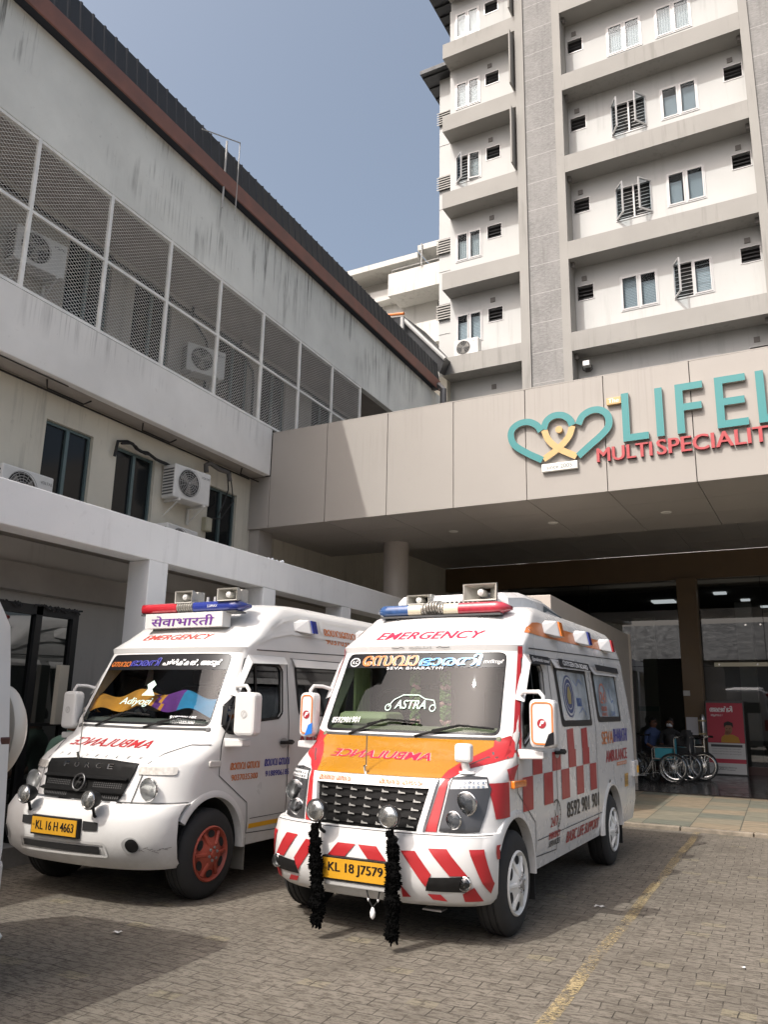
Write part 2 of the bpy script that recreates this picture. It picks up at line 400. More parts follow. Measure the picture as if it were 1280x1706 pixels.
m = MB(); wall(m, lambda a, z, d: (-10.4 - d, a, z), 1, 23.4, 6.3, 9.6, WUP, .14); m.build('upper_wall', plaster('gallery_wall_plaster', (.40, .375, .34), .25, None, 1, .3), AB, world=True)
m = MB(); m.box(-9.15, -9.0, 1, 13.1, 6.07, 7.07); m.build('gallery_parapet', PL_BAND, AB, bevel=.015, world=True)
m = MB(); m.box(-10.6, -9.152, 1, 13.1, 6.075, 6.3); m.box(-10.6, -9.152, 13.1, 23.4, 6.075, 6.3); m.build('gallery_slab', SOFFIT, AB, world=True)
m = MB(); m.box(-9.16, -9.0, 1, 23.46, 9.48, 11.225); m.build('upper_parapet', PL_UP, AB, bevel=.012, world=True)
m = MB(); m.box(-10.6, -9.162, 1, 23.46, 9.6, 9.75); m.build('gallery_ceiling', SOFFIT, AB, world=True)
m = MB(); m.box(-13, -10.62, 1, 23.4, 0, 11.0); m.build('core', PL_WALL, AB, world=True)
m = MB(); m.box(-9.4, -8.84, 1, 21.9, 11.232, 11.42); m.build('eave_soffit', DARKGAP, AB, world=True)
m = MB(); m.box(-8.838, -8.80, 1, 21.92, 11.20, 11.53); m.build('fascia_board', FASCIA, AB, bevel=.01, world=True)
m = MB()   # corrugated steep roof skirt and slope
prof = []
y = 1.0
while y < 22.0:
    for dy, h in ((0, 0), (.08, 0), (.10, .013), (.13, .013), (.15, 0)): prof.append((y + dy, h))
    y += .25
vs = []
for (yy, h) in prof: vs += [(-8.84 + h, yy, 11.535), (-8.91 + h, yy, 12.13 + h), (-13.5, yy, 13.6 + h)]
fs = []
for i in range(len(prof) - 1): fs += [(3 * i, 3 * i + 1, 3 * i + 4, 3 * i + 3), (3 * i + 1, 3 * i + 2, 3 * i + 5, 3 * i + 4)]
m.add(vs, fs); m.build('roof', METALROOF, AB, world=True)
def simple_window(parent, X, h, nm='window'):
    a0, a1, z0, z1 = h; x = X - .09
    f = MB(); t = .045
    f.box(x - .03, x + .03, a0, a0 + t, z0, z1); f.box(x - .03, x + .03, a1 - t, a1, z0, z1)
    f.box(x - .03, x + .03, a0 + t, a1 - t, z0, z0 + t); f.box(x - .03, x + .03, a0 + t, a1 - t, z1 - t, z1)
    mid = (a0 + a1) / 2; f.box(x - .035, x + .04, mid - .03, mid + .03, z0 + t, z1 - t)
    w = f.build(nm, WFRAME, parent, world=True)
    p = MB(); p.box(x - .012, x - .004, a0 + .01, a1 - .01, z0 + .01, z1 - .01)
    o = p.build('pane', PANE, None)
    iv = (Matrix.Translation(parent.location)).inverted()
    for v in o.data.vertices: v.co = iv @ v.co
    o.parent = w
for h in WLOW: simple_window(AB, -9.5, h)
for h in WUP: simple_window(AB, -10.4, h)
# mesh screen: posts, rails and a panel of diagonal wires in every bay
posts = [2.46, 3.91, 5.36, 6.81, 8.26, 9.69, 11.13, 12.58, 14.03, 15.5, 16.95]
for i, y in enumerate(posts):
    m = MB(); m.box(-9.05, -9.0, y - .028, y + .028, 7.072, 9.478); m.build('screen_post', SCREENP, AB, world=True)
for z, nm in ((8.30, 'screen_rail'), (9.45, 'screen_rail'), (7.1, 'screen_rail')):
    m = MB(); m.box(-9.048, -9.004, posts[0], posts[-1], z - .022, z + .022); m.build(nm, SCREENP, AB, world=True)
def wire_panel(y0, y1, z0, z1):
    m = MB(); w = .0038; x = -9.028; P = .064; sl = .62
    def strip(a, b):
        d = Vector((0, b[0] - a[0], b[1] - a[1])); L = d.length
        if L < .02: return
        q = Vector((0, -d.z, d.y)).normalized() * w / 2; A = Vector((x, *a)); B = Vector((x, *b)); o = Vector((.004, 0, 0))
        m.add([A - q, A + q, B + q, B - q, A - q + o, A + q + o, B + q + o, B - q + o], [(0, 1, 2, 3), (4, 7, 6, 5), (0, 4, 5, 1), (3, 2, 6, 7), (1, 5, 6, 2), (0, 3, 7, 4)])
    H = z1 - z0; D = y1 - y0; k = -H / sl
    c = -H / sl
    while c < D:
        # rising wire z = sl*(y - c)
        ya, yb = max(0, c), min(D, c + H / sl)
        if yb > ya:
            strip((y0 + ya, z0 + sl * (ya - c)), (y0 + yb, z0 + sl * (yb - c)))
            strip((y0 + D - ya, z0 + sl * (ya - c)), (y0 + D - yb, z0 + sl * (yb - c)))
        c += P * 1.5
    m.build('mesh_panel', SCREENP, AB, recalc=False, world=True)
for a, b in zip(posts, posts[1:]):
    wire_panel(a + .028, b - .028, 7.12, 8.278); wire_panel(a + .028, b - .028, 8.322, 9.428)
# pipes and conduits on the walls
CABLE = mat('black_cable', (.014, .013, .012), .7)
m = MB()
for yy in (11.9, 13.6):
    m.tube([(-10.33, yy, 9.55), (-10.33, yy, 9.3), (-10.33, yy + .5, 9.0), (-10.33, yy + .55, 8.7), (-10.33, yy + .55, 7.5)], .03, 6)
m.build('conduit', CABLE, AB, world=True)
m = MB(); m.tube([(-10.36, 3, 9.42), (-10.36, 20, 9.42)], .028, 6); m.tube([(-10.36, 6.5, 9.5), (-10.36, 6.6, 8.9), (-10.3, 6.9, 8.5)], .05, 6); m.build('conduit', CABLE, AB, world=True)
m = MB(); m.tube([(-9.45, 2, 6.02), (-9.45, 13, 6.02)], .016, 6)
m.tube([(-9.1, 2, 6.05), (-9.1, 7.9, 6.05)], .01, 6)
for yy in (7.6, 9.6, 12.4):
    m.tube([(-9.2, yy, 6.06), (-9.3, yy + .1, 5.98), (-9.3, yy + .8, 5.98), (-9.25, yy + .9, 6.06)], .014, 6)
m.build('conduit', CABLE, AB, world=True)
m = MB()
pth = [(-9.44, 9.28, 5.42), (-9.42, 9.3, 5.68), (-9.42, 9.5, 5.74)] + [(-9.42 + .02 * math.sin(i * 2.1), 9.5 + i * .12, 5.72 - .012 * i + .02 * math.sin(i * 1.7)) for i in range(1, 13)]
m.tube(pth, .026, 6); m.tube([(p[0] + .03, p[1] + .05, p[2] - .03) for p in pth[1:]], .018, 6)
m.tube([(-9.4, 12.2, 6.0), (-9.38, 12.25, 5.6), (-9.3, 12.05, 5.3), (-9.3, 11.9, 5.0)], .014, 6); m.tube([(-9.4, 12.3, 6.0), (-9.36, 12.4, 5.4), (-9.32, 12.0, 4.95), (-9.3, 11.7, 4.9)], .012, 6)
m.build('conduit', CABLE, AB, world=True)
m = MB(); m.tube([(-9.3, 11.45, 5.72), (-9.3, 11.42, 5.86), (-9.28, 11.52, 5.92), (-9.25, 11.75, 5.86), (-9.22, 12.0, 5.86), (-9.2, 12.05, 5.7)], .045, 8); m.build('conduit', mat('lagged_pipe', (.09, .085, .08), .9), AB, world=True)
# aerial frame on the roof edge
t_ = thing('pole_frame', 'thin white pole frame fixed over the dark roof edge', 'pole', (-8.86, 10.9, 11.0))
m = MB(); m.tube([(-8.82, 10.74, 10.75), (-8.82, 10.74, 12.22)], .02, 8); m.build('post', GREY, t_, world=True)
m = MB(); m.tube([(-8.8, 11.12, 10.7), (-8.8, 11.12, 12.46)], .011, 6); m.tube([(-8.82, 10.0, 11.95), (-8.8, 11.12, 12.45)], .013, 6); m.build('stay', GREY, t_, world=True)

# ------------------------------------------------------------ second sheet roof behind, with gutter
RR = thing('rear_roof', 'low dark sheet roof with orange ridge and grey gutter between the wing and the tower', 'roof', (-10, 23, 0))
def slabq(mb, P, d):
    P = [Vector(p) for p in P]; d = Vector(d); mb.add(P + [p + d for p in P], [(0, 1, 2, 3), (7, 6, 5, 4), (0, 4, 5, 1), (1, 5, 6, 2), (2, 6, 7, 3), (3, 7, 4, 0)])
m = MB(); slabq(m, [(-10.75, 22.1, 14.2), (-10.15, 22, 14.1), (-8.68, 22, 12.33), (-8.9, 22.1, 11.9)], (-.9, 4, 1.4)); m.build('roof_sheet', METALROOF, RR, world=True)
m = MB(); m.tube([(-10.2, 21.96, 14.02), (-8.66, 21.96, 12.28)], .07, 8); m.build('gutter', GREY, RR, world=True)
m = MB(); m.tube([(-10.15, 21.9, 14.0), (-10.15, 21.9, 13.6)], .07, 10); m.build('gutter_outlet', GREY, RR, world=True)
m = MB(); m.tube([(-10.75, 22.05, 14.28), (-10.13, 21.97, 14.18)], .05, 8); m.build('ridge_cap', ORANGE2, RR, world=True)
m = MB(); m.box(-13, -9.2, 23.5, 26, 6, 12.4); m.build('wall', PL_WALL, RR, world=True)
m = MB(); m.tube([(-9.25, 21.7, 11.25), (-8.75, 21.7, 11.3), (-8.62, 21.7, 11.15), (-8.62, 21.7, 9.5)], .11, 8); m.build('downpipe', DGREY, RR, world=True)

# ------------------------------------------------------------ covered walkway in front of the wing
WC = thing('walkway_canopy', 'white flat concrete walkway canopy on square columns along the left wing', 'canopy', (-7.5, 9, 0))
m = MB(); m.box(-6.92, -6.6, 1.5, 14.8, 3.185, 3.63); m.build('beam', PL_CAN, WC, bevel=.012, world=True)
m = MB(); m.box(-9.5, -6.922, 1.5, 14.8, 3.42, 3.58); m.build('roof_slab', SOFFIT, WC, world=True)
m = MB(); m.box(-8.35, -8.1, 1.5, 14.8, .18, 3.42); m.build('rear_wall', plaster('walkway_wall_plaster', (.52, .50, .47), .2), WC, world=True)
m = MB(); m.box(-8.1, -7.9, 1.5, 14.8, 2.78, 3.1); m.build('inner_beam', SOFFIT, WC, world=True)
for y in (2.6, 4.93, 7.38, 9.76, 12.13, 14.5):
    m = MB(); m.box(-6.93, -6.602, y - .165, y + .165, 0, 3.186); m.build('column', PL_CAN, WC, bevel=.012, world=True)
m = MB(); m.box(-8.4, -6.68, 1.5, 14.8, 0, .18); m.build('plinth', mat('plinth_concrete', (.22, .21, .19), .9, var=.25, vs=4, obj=False), WC, world=True)
GD = thing('glass_door', 'dark framed glass door screen under the walkway canopy at the far left', 'door', (-6.9, 5.9, .18))
m = MB()
for y in (4.9, 5.95, 6.44): m.box(-6.95, -6.87, y - .04, y + .04, .182, 2.5)
m.box(-6.95, -6.87, 4.94, 6.4, 2.4, 2.5); m.box(-6.945, -6.875, 4.94, 6.4, 1.28, 1.31); m.build('door_frame', BLACKP, GD, world=True)
m = MB(); m.quad((-6.91, 4.9, .2), (-6.91, 6.44, .2), (-6.91, 6.44, 2.42), (-6.91, 4.9, 2.42)); m.build('pane', thinglass('dark_door_glass', (.05, .06, .055), 1.6), GD, world=True)
m = MB()
for i in range(40):
    y = 4.95 + random.random() * 1.5; m.tube([(-6.86, y, 2.49 + random.random() * .02), (-6.85 + .02 * random.random(), y + .06 * random.random(), 2.44 + random.random() * .06)], .011, 5)
m.build('head_seal', BLACKM, GD, world=True)
m = MB(); m.box(-6.8, -6.74, 6.18, 6.3, 1.3, 1.9); m.build('inner_curtain', mat('pale_curtain', (.4, .36, .29), .9), GD, world=True)

# ------------------------------------------------------------ air conditioner units
ACW = mat('white_ac_casing', (.60, .60, .58), .45, var=.06, vs=5)
def make_ac(name, label, loc, rz, group, bracket=True, text_=True):
    t = thing(name, label, 'air conditioner', loc, rz, group)   # faces local +x
    m = MB(); m.box(0, .32, -.43, .43, 0, .6); m.build('casing', ACW, t, bevel=.02)
    m = MB(); m.lathe([(.24, .322), (.24, .328), (0.0, .328)], (0, -.1, .31), 'x', 28); m.build('fan_opening', BLACKM, t)
    m = MB()
    for r in (.06, .1, .14, .18, .22, .25): m.tube([(.345, -.1 + r * math.cos(a), .31 + r * math.sin(a)) for a in [2 * math.pi * k / 28 for k in range(28)]], .0045, 4, closed=True)
    for k in range(16):
        a = 2 * math.pi * k / 16; m.tube([(.345, -.1, .31), (.345, -.1 + .25 * math.cos(a), .31 + .25 * math.sin(a))], .003, 4)
    gr = m.build('fan_grille', GREY, t)
    m = MB()
    for k in range(3):
        a = 2 * math.pi * k / 3 + .4
        m.poly([(.334, -.1 + .04 * math.cos(a - .5), .31 + .04 * math.sin(a - .5)), (.338, -.1 + .21 * math.cos(a - .35), .31 + .21 * math.sin(a - .35)), (.331, -.1 + .22 * math.cos(a + .45), .31 + .22 * math.sin(a + .45)), (.334, -.1 + .04 * math.cos(a + .6), .31 + .04 * math.sin(a + .6))])
    fb = m.build('fan_blades', mat('fan_plastic', (.2, .19, .17), .6), t); 
    m = MB()
    for k in range(9): m.box(.03, .29, -.436, -.431, .06 + k * .055, .085 + k * .055)
    m.build('side_grille', DGREY, t)
    m = MB(); letters(m, 'VOLTAS', .2, .4, .47, .51, lambda a, z, d=0: (.323 + d, a, z), bold=.01); m.build('lettering', DGREY, t)
    if bracket:
        for y in (-.3, .3):
            m = MB(); m.box(-.1, .34, y - .02, y + .02, -.04, -.002); m.box(-.1, -.06, y - .02, y + .02, -.32, -.04)
            m.tube([(-.08, y, -.3), (.3, y, -.05)], .014, 6); m.build('bracket', ACW, t)
    return t
ACG = 'air conditioner units on the left wing'
ac = make_ac('air_conditioner', 'white bracketed AC unit hung mid-wall between two lower windows of the left wing', (-9.42, 10.9, 5.0), R(-7), ACG)
dup(ac, (-9.42, 7.42, 4.02), R(0), 'white AC unit sitting on the canopy at the left frame edge')
dup(ac, (-9.42, 10.68, 3.9), R(3), 'white AC unit half hidden behind the canopy beam, below the wall-hung unit')
dup(ac, (-10.35, 7.95, 8.2), R(-12), 'white AC unit behind the wire mesh near the left frame edge, largest in the gallery')
dup(ac, (-10.3, 12.2, 8.05), R(-25), 'white AC unit behind the wire mesh in the middle of the gallery')
sb = thing('junction_box', 'small beige junction box on the wall beside the hung AC unit', 'box', (-9.45, 11.75, 4.8))
m = MB(); m.box(-.05, .06, -.09, .09, -.13, .13); m.build('case', mat('beige_box', (.42, .40, .3), .6), sb, bevel=.01)
m = MB(); m.box(.061, .07, -.07, .07, -.1, .1); m.build('lid', mat('beige_lid', (.48, .46, .36), .5), sb, bevel=.005)
# debris on canopy edge
db = MB()
for i in range(16): 
    c = Vector((-6.72 - random.random() * .1, 9.75 + random.random() * .45, 3.635)); s_ = .02 + random.random() * .03
    db.tube([c, c + Vector((random.uniform(-.04, .04), random.uniform(.03, .12), random.uniform(.0, .05)))], s_ * .5, 5)
tag(db.build('plastic_bag', mat('crumpled_plastic', (.62, .66, .7), .4)), 'crumpled pale plastic bag lying on the canopy edge below the AC unit', 'bag')

# ------------------------------------------------------------ entrance porch
CLAD = plaster('champagne_cladding_panel', (.335, .315, .29), .10, 7.2, 2.2, .10, rough=.42)
SOFP = mat('taupe_soffit_panel', (.39, .37, .345), .45, var=.04, vs=1.5, obj=False)
SEAM = mat('panel_seam', (.03, .03, .03), .8)
PO = thing('entrance_porch', 'wide beige panelled entrance porch carrying the hospital sign', 'porch', (PX, PY, 0), PRZ)
P = 1.36; us = [-.55, 0.0] + [1.35 + P * i for i in range(9)]
m = MB(); m.box(-.5, us[-1], .03, .3, 5.0, 6.97); m.build('fascia_backing', SEAM, PO)
for a, b in zip(us, us[1:]):
    m = MB(); m.box(a + .006, b - .006, 0, .03, 4.985, 6.98 if a >= 0 else 6.06)
    for q in m.v:
        if q.y < .01: q.y = random.uniform(-.004, .004)
    m.build('fascia_panel', CLAD, PO, bevel=.004)
m = MB(); m.box(0, us[-1], .0, .55, 6.981, 7.0); m.build('coping', CLAD, PO)
m = MB(); m.box(-.55, us[-1], .3, 3.3, 5.05, 5.3); m.box(-.55, us[-1], 3.3, 9.9, 5.75, 5.9); m.box(-.55, us[-1], 3.25, 3.3, 5.0, 5.75); m.build('ceiling_backing', SEAM, PO)
m = MB()
for a, b in zip(us, us[1:]):
    for v0, v1 in ((.03, 1.05), (1.05, 2.15), (2.15, 3.25)): m.box(a + .006, b - .006, v0 + .005, v1 - .005, 4.985, 5.02)
    for i in range(5): m.box(a + .006, b - .006, 3.32 + 1.3 * i, 4.61 + 1.3 * i, 5.72, 5.745)
    m.box(a + .006, b - .006, 3.22, 3.249, 5.03, 5.74)
m.build('soffit_panels', SOFP, PO)
LEDOFF = mat('downlight_disc', (.75, .74, .7), .5)
for wx, wy, z in ((-1.54, 14.59, 4.985), (-5.63, 14.75, 4.985), (-1.9, 17.8, 5.72), (-5.6, 18.2, 5.72), (-3.6, 14.7, 4.985), (.6, 14.5, 4.985)):
    q = PM.inverted() @ Vector((wx, wy, 0)); m = MB(); m.lathe([(0, z - .012), (.085, z - .012), (.095, z)], (q.x, q.y, 0), 'z', 20); m.build('downlight', LEDOFF, PO, smooth=40)
m = MB(); m.cyl((1.65, 2.45, 0), (1.65, 2.45, 4.984), .275, 40); m.build('round_column', mat('column_cladding', (.42, .385, .35), .45, var=.02), PO, smooth=40)
m = MB(); m.cyl((9.6, 2.45, 0), (9.6, 2.45, 4.984), .275, 40); m.build('round_column', MATS['column_cladding'], PO, smooth=40)
m = MB(); m.box(-.55, -.25, .05, .5, 3.5, 4.98); m.build('corner_pier', CLAD, PO)
m = MB(); m.box(-.56, -.53, .5, 12, 3.3, 5.9); m.build('side_wall', PL_WALL, PO)

# ------------------------------------------------------------ hospital sign
TEAL = mat('teal_sign_face', (.025, .20, .205), .4, coat=.2); SIGNSIDE = mat('sign_return', (.40, .38, .34), .4, metal=.3)
TAN = mat('tan_sign_face', (.50, .335, .14), .45); REDS = mat('red_sign_face', (.36, .04, .045), .4, coat=.1); REDSIDE = mat('red_sign_return', (.22, .02, .03), .5)
SG = thing('hospital_sign', 'raised teal and red letter sign with linked heart emblem on the porch fascia', 'sign', (PX, PY, 0), PRZ)
def front_sides(mb, polys, v0, v1):
    for pts in polys: mb.prism(pts, lambda a, z: (a, v0, z), lambda a, z: (a, v1, z), 1); mb.poly([(a, v0 - .0015, z) for a, z in pts], 0)
def rect(a, b, c, d): return [(a, c), (b, c), (b, d), (a, d)]
def block_letter(ch, x, w, z0, z1, s=.115):
    if ch == 'L': return [rect(x, x + s, z0, z1), rect(x + s, x + w, z0, z0 + s)], w
    if ch == 'I': return [rect(x, x + s, z0, z1)], s
    h = (z0 + z1) / 2
    if ch == 'F': return [rect(x, x + s, z0, z1), rect(x + s, x + w, z1 - s, z1), rect(x + s, x + w * .93, h - s * .35, h + s * .65)], w
    if ch == 'E': return [rect(x, x + s, z0, z1), rect(x + s, x + w, z1 - s, z1), rect(x + s, x + w * .93, h - s / 2, h + s / 2), rect(x + s, x + w, z0, z0 + s)], w
    if ch == 'N': return [rect(x, x + s, z0, z1), rect(x + w - s, x + w, z0, z1), [(x + s, z1 - .02), (x + s, z1 - .28), (x + w - s, z0 + .02), (x + w - s, z0 + .28)]], w
for ch, x, w, z0, z1 in (('L', 7.09, .40, 5.76, 6.585), ('I', 7.615, .12, 5.77, 6.585), ('F', 7.925, .41, 5.77, 6.59), ('E', 8.51, .44, 5.77, 6.6), ('L', 9.09, .40, 5.77, 6.6), ('I', 9.63, .12, 5.77, 6.6), ('N', 9.93, .5, 5.77, 6.6), ('E', 10.6, .44, 5.77, 6.6)):
    m = MB(); ps, _ = block_letter(ch, x, w, z0, z1); front_sides(m, ps, -.075, -.01); m.build('letter', [TEAL, SIGNSIDE], SG)
def word(st, x0, x1, z0, z1, v0, v1, mats, nm, bold=0., heavy=0.):
    vs, fs = text(st, bold); 
    pts, fs = fit(st, x0, x1, z0, z1, bold)
    groups = {}   # islands -> one object per letter
    par = list(range(len(pts)))
    def fnd(i):
        while par[i] != i: par[i] = par[par[i]]; i = par[i]
        return i
    for f in fs:
        for i in f[1:]: par[fnd(i)] = fnd(f[0])
    for f in fs: groups.setdefault(fnd(f[0]), []).append(f)
    for k, F in groups.items():
        m = MB(); ids = sorted({i for f in F for i in f}); ix = {i: n for n, i in enumerate(ids)}; n = len(ids)
        ec = {}
        for f in F:
            for a, b in zip(f, f[1:] + f[:1]): ec[(min(a, b), max(a, b))] = ec.get((min(a, b), max(a, b)), 0) + 1
        for dx in ((-heavy, 0, heavy) if heavy else (0,)):
            d = 0 if dx == 0 else .0008
            V = [(pts[i][0] + dx, v0 + d, pts[i][1]) for i in ids] + [(pts[i][0] + dx, v1, pts[i][1]) for i in ids]
            m.add(V, [tuple(ix[i] for i in f) for f in F], 0)
            m.add(V, [(ix[a], ix[b], ix[b] + n, ix[a] + n) for (a, b), c in ec.items() if c == 1], 1)
        m.build(nm, mats, SG, recalc=False)
word('MULTI', 6.655, 7.52, 5.475, 5.71, -.06, -.01, [REDS, REDSIDE], 'letter', 0, .008)
word('SPECIALITY', 7.60, 9.42, 5.475, 5.725, -.06, -.01, [REDS, REDSIDE], 'letter', 0, .008)
def stroke(pts, w, v0, v1, mats, nm, smooth_n=6):
    # Catmull-Rom through the measured points, then a flat-faced ribbon of width w
    Q = []
    Pp = [Vector(p) for p in pts]; Pp = [Pp[0] * 2 - Pp[1]] + Pp + [Pp[-1] * 2 - Pp[-2]]
    for i in range(1, len(Pp) - 2):
        for k in range(smooth_n):
            t = k / smooth_n; a, b, c, d = Pp[i - 1:i + 3]
            Q.append(.5 * ((2 * b) + (c - a) * t + (2 * a - 5 * b + 4 * c - d) * t * t + (3 * b - a - 3 * c + d) * t ** 3))
    Q.append(Pp[-2]); m = MB(); L, Rr = [], []
    for i, q in enumerate(Q):
        d = (Q[min(i + 1, len(Q) - 1)] - Q[max(i - 1, 0)]).normalized(); nrm = Vector((-d.y, d.x)) * w / 2; L.append(q + nrm); Rr.append(q - nrm)
    for i in range(len(Q) - 1):
        m.quad(*[(p.x, v0, p.y) for p in (L[i], L[i + 1], Rr[i + 1], Rr[i])], 0)
        for A in (L, Rr): m.quad((A[i].x, v0, A[i].y), (A[i + 1].x, v0, A[i + 1].y), (A[i + 1].x, v1, A[i + 1].y), (A[i].x, v1, A[i].y), 1)
    for i in (0, -1): m.quad((L[i].x, v0, L[i].y), (Rr[i].x, v0, Rr[i].y), (Rr[i].x, v1, Rr[i].y), (L[i].x, v1, L[i].y), 1)
    m.build(nm, mats, SG, recalc=False)
SW = .115
stroke([(5.73, 6.15), (5.66, 6.26), (5.52, 6.345), (5.36, 6.345), (5.23, 6.27), (5.19, 6.14), (5.25, 5.97), (5.46, 5.8), (5.74, 5.63)], SW, -.075, -.01, [TEAL, SIGNSIDE], 'heart_emblem')
stroke([(5.775, 6.17), (5.83, 6.31), (5.95, 6.385), (6.1, 6.375), (6.22, 6.29), (6.27, 6.17)], SW, -.0765, -.01, [TEAL, SIGNSIDE], 'heart_emblem')
stroke([(6.37, 6.17), (6.45, 6.31), (6.60, 6.38), (6.75, 6.36), (6.86, 6.25), (6.87, 6.08), (6.76, 5.94), (6.54, 5.77), (6.35, 5.62)], SW, -.075, -.01, [TEAL, SIGNSIDE], 'heart_emblem')
stroke([(5.785, 6.16), (5.85, 5.98), (6.02, 5.80), (6.32, 5.62)], SW * .95, -.072, -.01, [TAN, SIGNSIDE], 'ribbon_emblem')
stroke([(6.27, 6.16), (6.20, 5.98), (6.02, 5.80), (5.76, 5.64)], SW * .95, -.0735, -.01, [TAN, SIGNSIDE], 'ribbon_emblem')
m = MB(); m.lathe([(0, -.08), (.06, -.08), (.06, -.01)], (6.04, 0, 6.13), 'y', 24); m.build('head_disc', [TAN], SG)
PLAQ = mat('white_plaque', (.68, .68, .64), .4)
m = MB(); m.box(5.72, 6.33, -.07, -.01, 5.42, 5.555); pq = m.build('plaque', PLAQ, SG, bevel=.008)
m = MB(); letters(m, 'since 2005', 5.81, 6.24, 5.455, 5.525, lambda a, z, d=0: (a, -.0725 - d, z)); m.build('plaque_lettering', mat('grey_ink', (.12, .14, .15), .6), SG)
m = MB(); m.box(6.85, 7.085, -.07, -.01, 6.43, 6.55); m.build('plaque', TAN, SG, bevel=.004)
m = MB(); letters(m, 'The', 6.88, 7.05, 6.455, 6.53, lambda a, z, d=0: (a, -.0725 - d, z), heavy=.004); m.build('plaque_lettering', PLAQ, SG)

# ------------------------------------------------------------ hospital tower
TW = plaster('tower_plaster', (.47, .475, .465), .13, None, 1, .12)
TWB = plaster('tower_band_plaster', (.31, .302, .283), .22, None, 1, .22)
def concrete_strip():
    m, t, b = nt_new('grey_textured_render'); b.inputs['Roughness'].default_value = .9
    f = noise_f(t, 1.0, (9, 9, 30), detail=6, rough=.7); g_ = noise_f(t, .7, detail=5); st = noise_f(t, 1., (7, 7, .6), detail=4)
    c = mixc(t, mapr(t, f, .35, .65), (.15, .148, .143), (.26, .256, .25)); c = mixc(t, mapr(t, g_, .4, .7, 0, .6), c, (.29, .285, .275)); c = mixc(t, mapr(t, st, .55, .75, 0, .5), c, (.14, .138, .13))
    z = nd(t, 'ShaderNodeSeparateXYZ', {0: t.nodes.new('ShaderNodeNewGeometry').outputs['Position']}).outputs[2]
    fr = math_n(t, 'ABSOLUTE', math_n(t, 'SUBTRACT', math_n(t, 'FRACT', math_n(t, 'DIVIDE', math_n(t, 'ADD', z, .3), 1.02)), .5))
    c = mixc(t, mapr(t, fr, .0, .014, .65, 0), c, (.5, .49, .47))
    t.links.new(c, b.inputs['Base Color']); bump(t, b, f, .5, .02); return m
STRIP = concrete_strip()
TT = thing('hospital_tower', 'tall cream hospital ward tower with recessed balconied windows behind the porch', 'building', (PX, PY, 0), PRZ)
V0, V1 = 10.0, 10.7
ZB = [9.12 + 3.15 * i for i in range(0, 7)]      # slab undersides are 12.27 + 3.15 n
LU, RU = (-.72, 2.06), (3.67, 9.17)
def wins(n):
    z = 12.27 + 3.15 * n; out = [('w', -.5, .49, z + 1.34, z + 2.48), ('v', .70, 1.20, z + 1.95, z + 2.43)]
    out += [('w', 5.08, 6.23, z + 1.30, z + 2.50), ('w', 6.66, 7.80, z + 1.33, z + 2.52), ('v', 3.75, 4.25, z + 2.0, z + 2.49), ('v', 8.58, 9.09, z + 2.04, z + 2.52)]
    return out
allw = [(n, w) for n in range(-1, 5) for w in wins(n)]
m = MB(); wall(m, lambda a, z, d: (a, V1 + d, z), LU[0], LU[1], 5.4, 27.6, [w[1:] for n, w in allw if w[1] < 2], .12)
m.quad((LU[0], V1, 5.4), (LU[0], V1 + 10, 5.4), (LU[0], V1 + 10, 27.6), (LU[0], V1, 27.6)); m.build('wall', TW, TT)
m = MB(); wall(m, lambda a, z, d: (a, V1 + d, z), RU[0], RU[1], 5.4, 27.6, [w[1:] for n, w in allw if w[1] > 2], .12); m.build('wall', TW, TT)
for a, b in ((2.06, 2.36), (3.40, 3.67), (9.17, 9.42), (10.7, 11.0)):
    m = MB(); m.box(a, b, V0, V1 + .3, 5.4, 27.6); m.build('pilaster', TWB, TT)
for a, b in ((2.36, 3.40), (9.42, 10.7)):
    m = MB(); m.box(a + .002, b - .002, V0 + .06, V1 + .3, 5.4, 27.6); m.build('concrete_strip', STRIP, TT)
for n in range(-1, 6):
    z = 12.27 + 3.15 * n
    for a, b in (LU, RU):
        m = MB(); m.box(a if a < 0 else a + .002, b - .002, V0 + .002, V1 - .002, z, z + .62); m.build('spandrel', TWB, TT)
UPVC = mat('white_window_frame', (.42, .42, .42), .35)
def curtain_pane():
    m, t, b = nt_new('curtained_window_pane'); b.inputs['Roughness'].default_value = .04
    f = noise_f(t, 1.0, (7, 7, 2), detail=3); w = nd(t, 'ShaderNodeTexBrick', {'Vector': nd(t, 'ShaderNodeMapping', {'Vector': t.nodes.new('ShaderNodeTexCoord').outputs['Object'], 'Rotation': (R(90), 0, 0)}).outputs[0], 'Scale': 1., 'Brick Width': .09, 'Row Height': .11, 'Mortar Size': .012, 'Color1': (.05, .055, .06, 1), 'Color2': (.035, .04, .045, 1), 'Mortar': (.10, .10, .10, 1)}, offset=0.)
    c = mixc(t, mapr(t, f, .40, .62), w.outputs[0], (.12, .125, .13)); t.links.new(c, b.inputs['Base Color']); b.inputs['Specular IOR Level'].default_value = .7; return m
CPANE = thinglass('tower_window_glass', (.84, .88, .90), .03, .0)
CURT = []
for _n, _c, _p in (('pale_blind', (.46, .49, .50), 0), ('grey_blind', (.34, .37, .385), 0), ('folded_curtain', (.44, .45, .44), 1), ('patterned_curtain', (.50, .49, .46), 2)):
    m_, t_, b_ = nt_new(_n); b_.inputs['Roughness'].default_value = .9
    if _p == 0: f_ = nd(t_, 'ShaderNodeTexWave', {'Vector': vecs(t_), 'Scale': 6.0, 'Distortion': .4}, bands_direction='Z').outputs[1]
    elif _p == 1: f_ = nd(t_, 'ShaderNodeTexWave', {'Vector': vecs(t_), 'Scale': 4.0, 'Distortion': 2.0}, bands_direction='X').outputs[1]
    else: f_ = noise_f(t_, 9, detail=2)
    t_.links.new(mixc(t_, mapr(t_, f_, .3, .7), tuple(x * .6 for x in _c), _c), b_.inputs['Base Color']); CURT.append(m_)
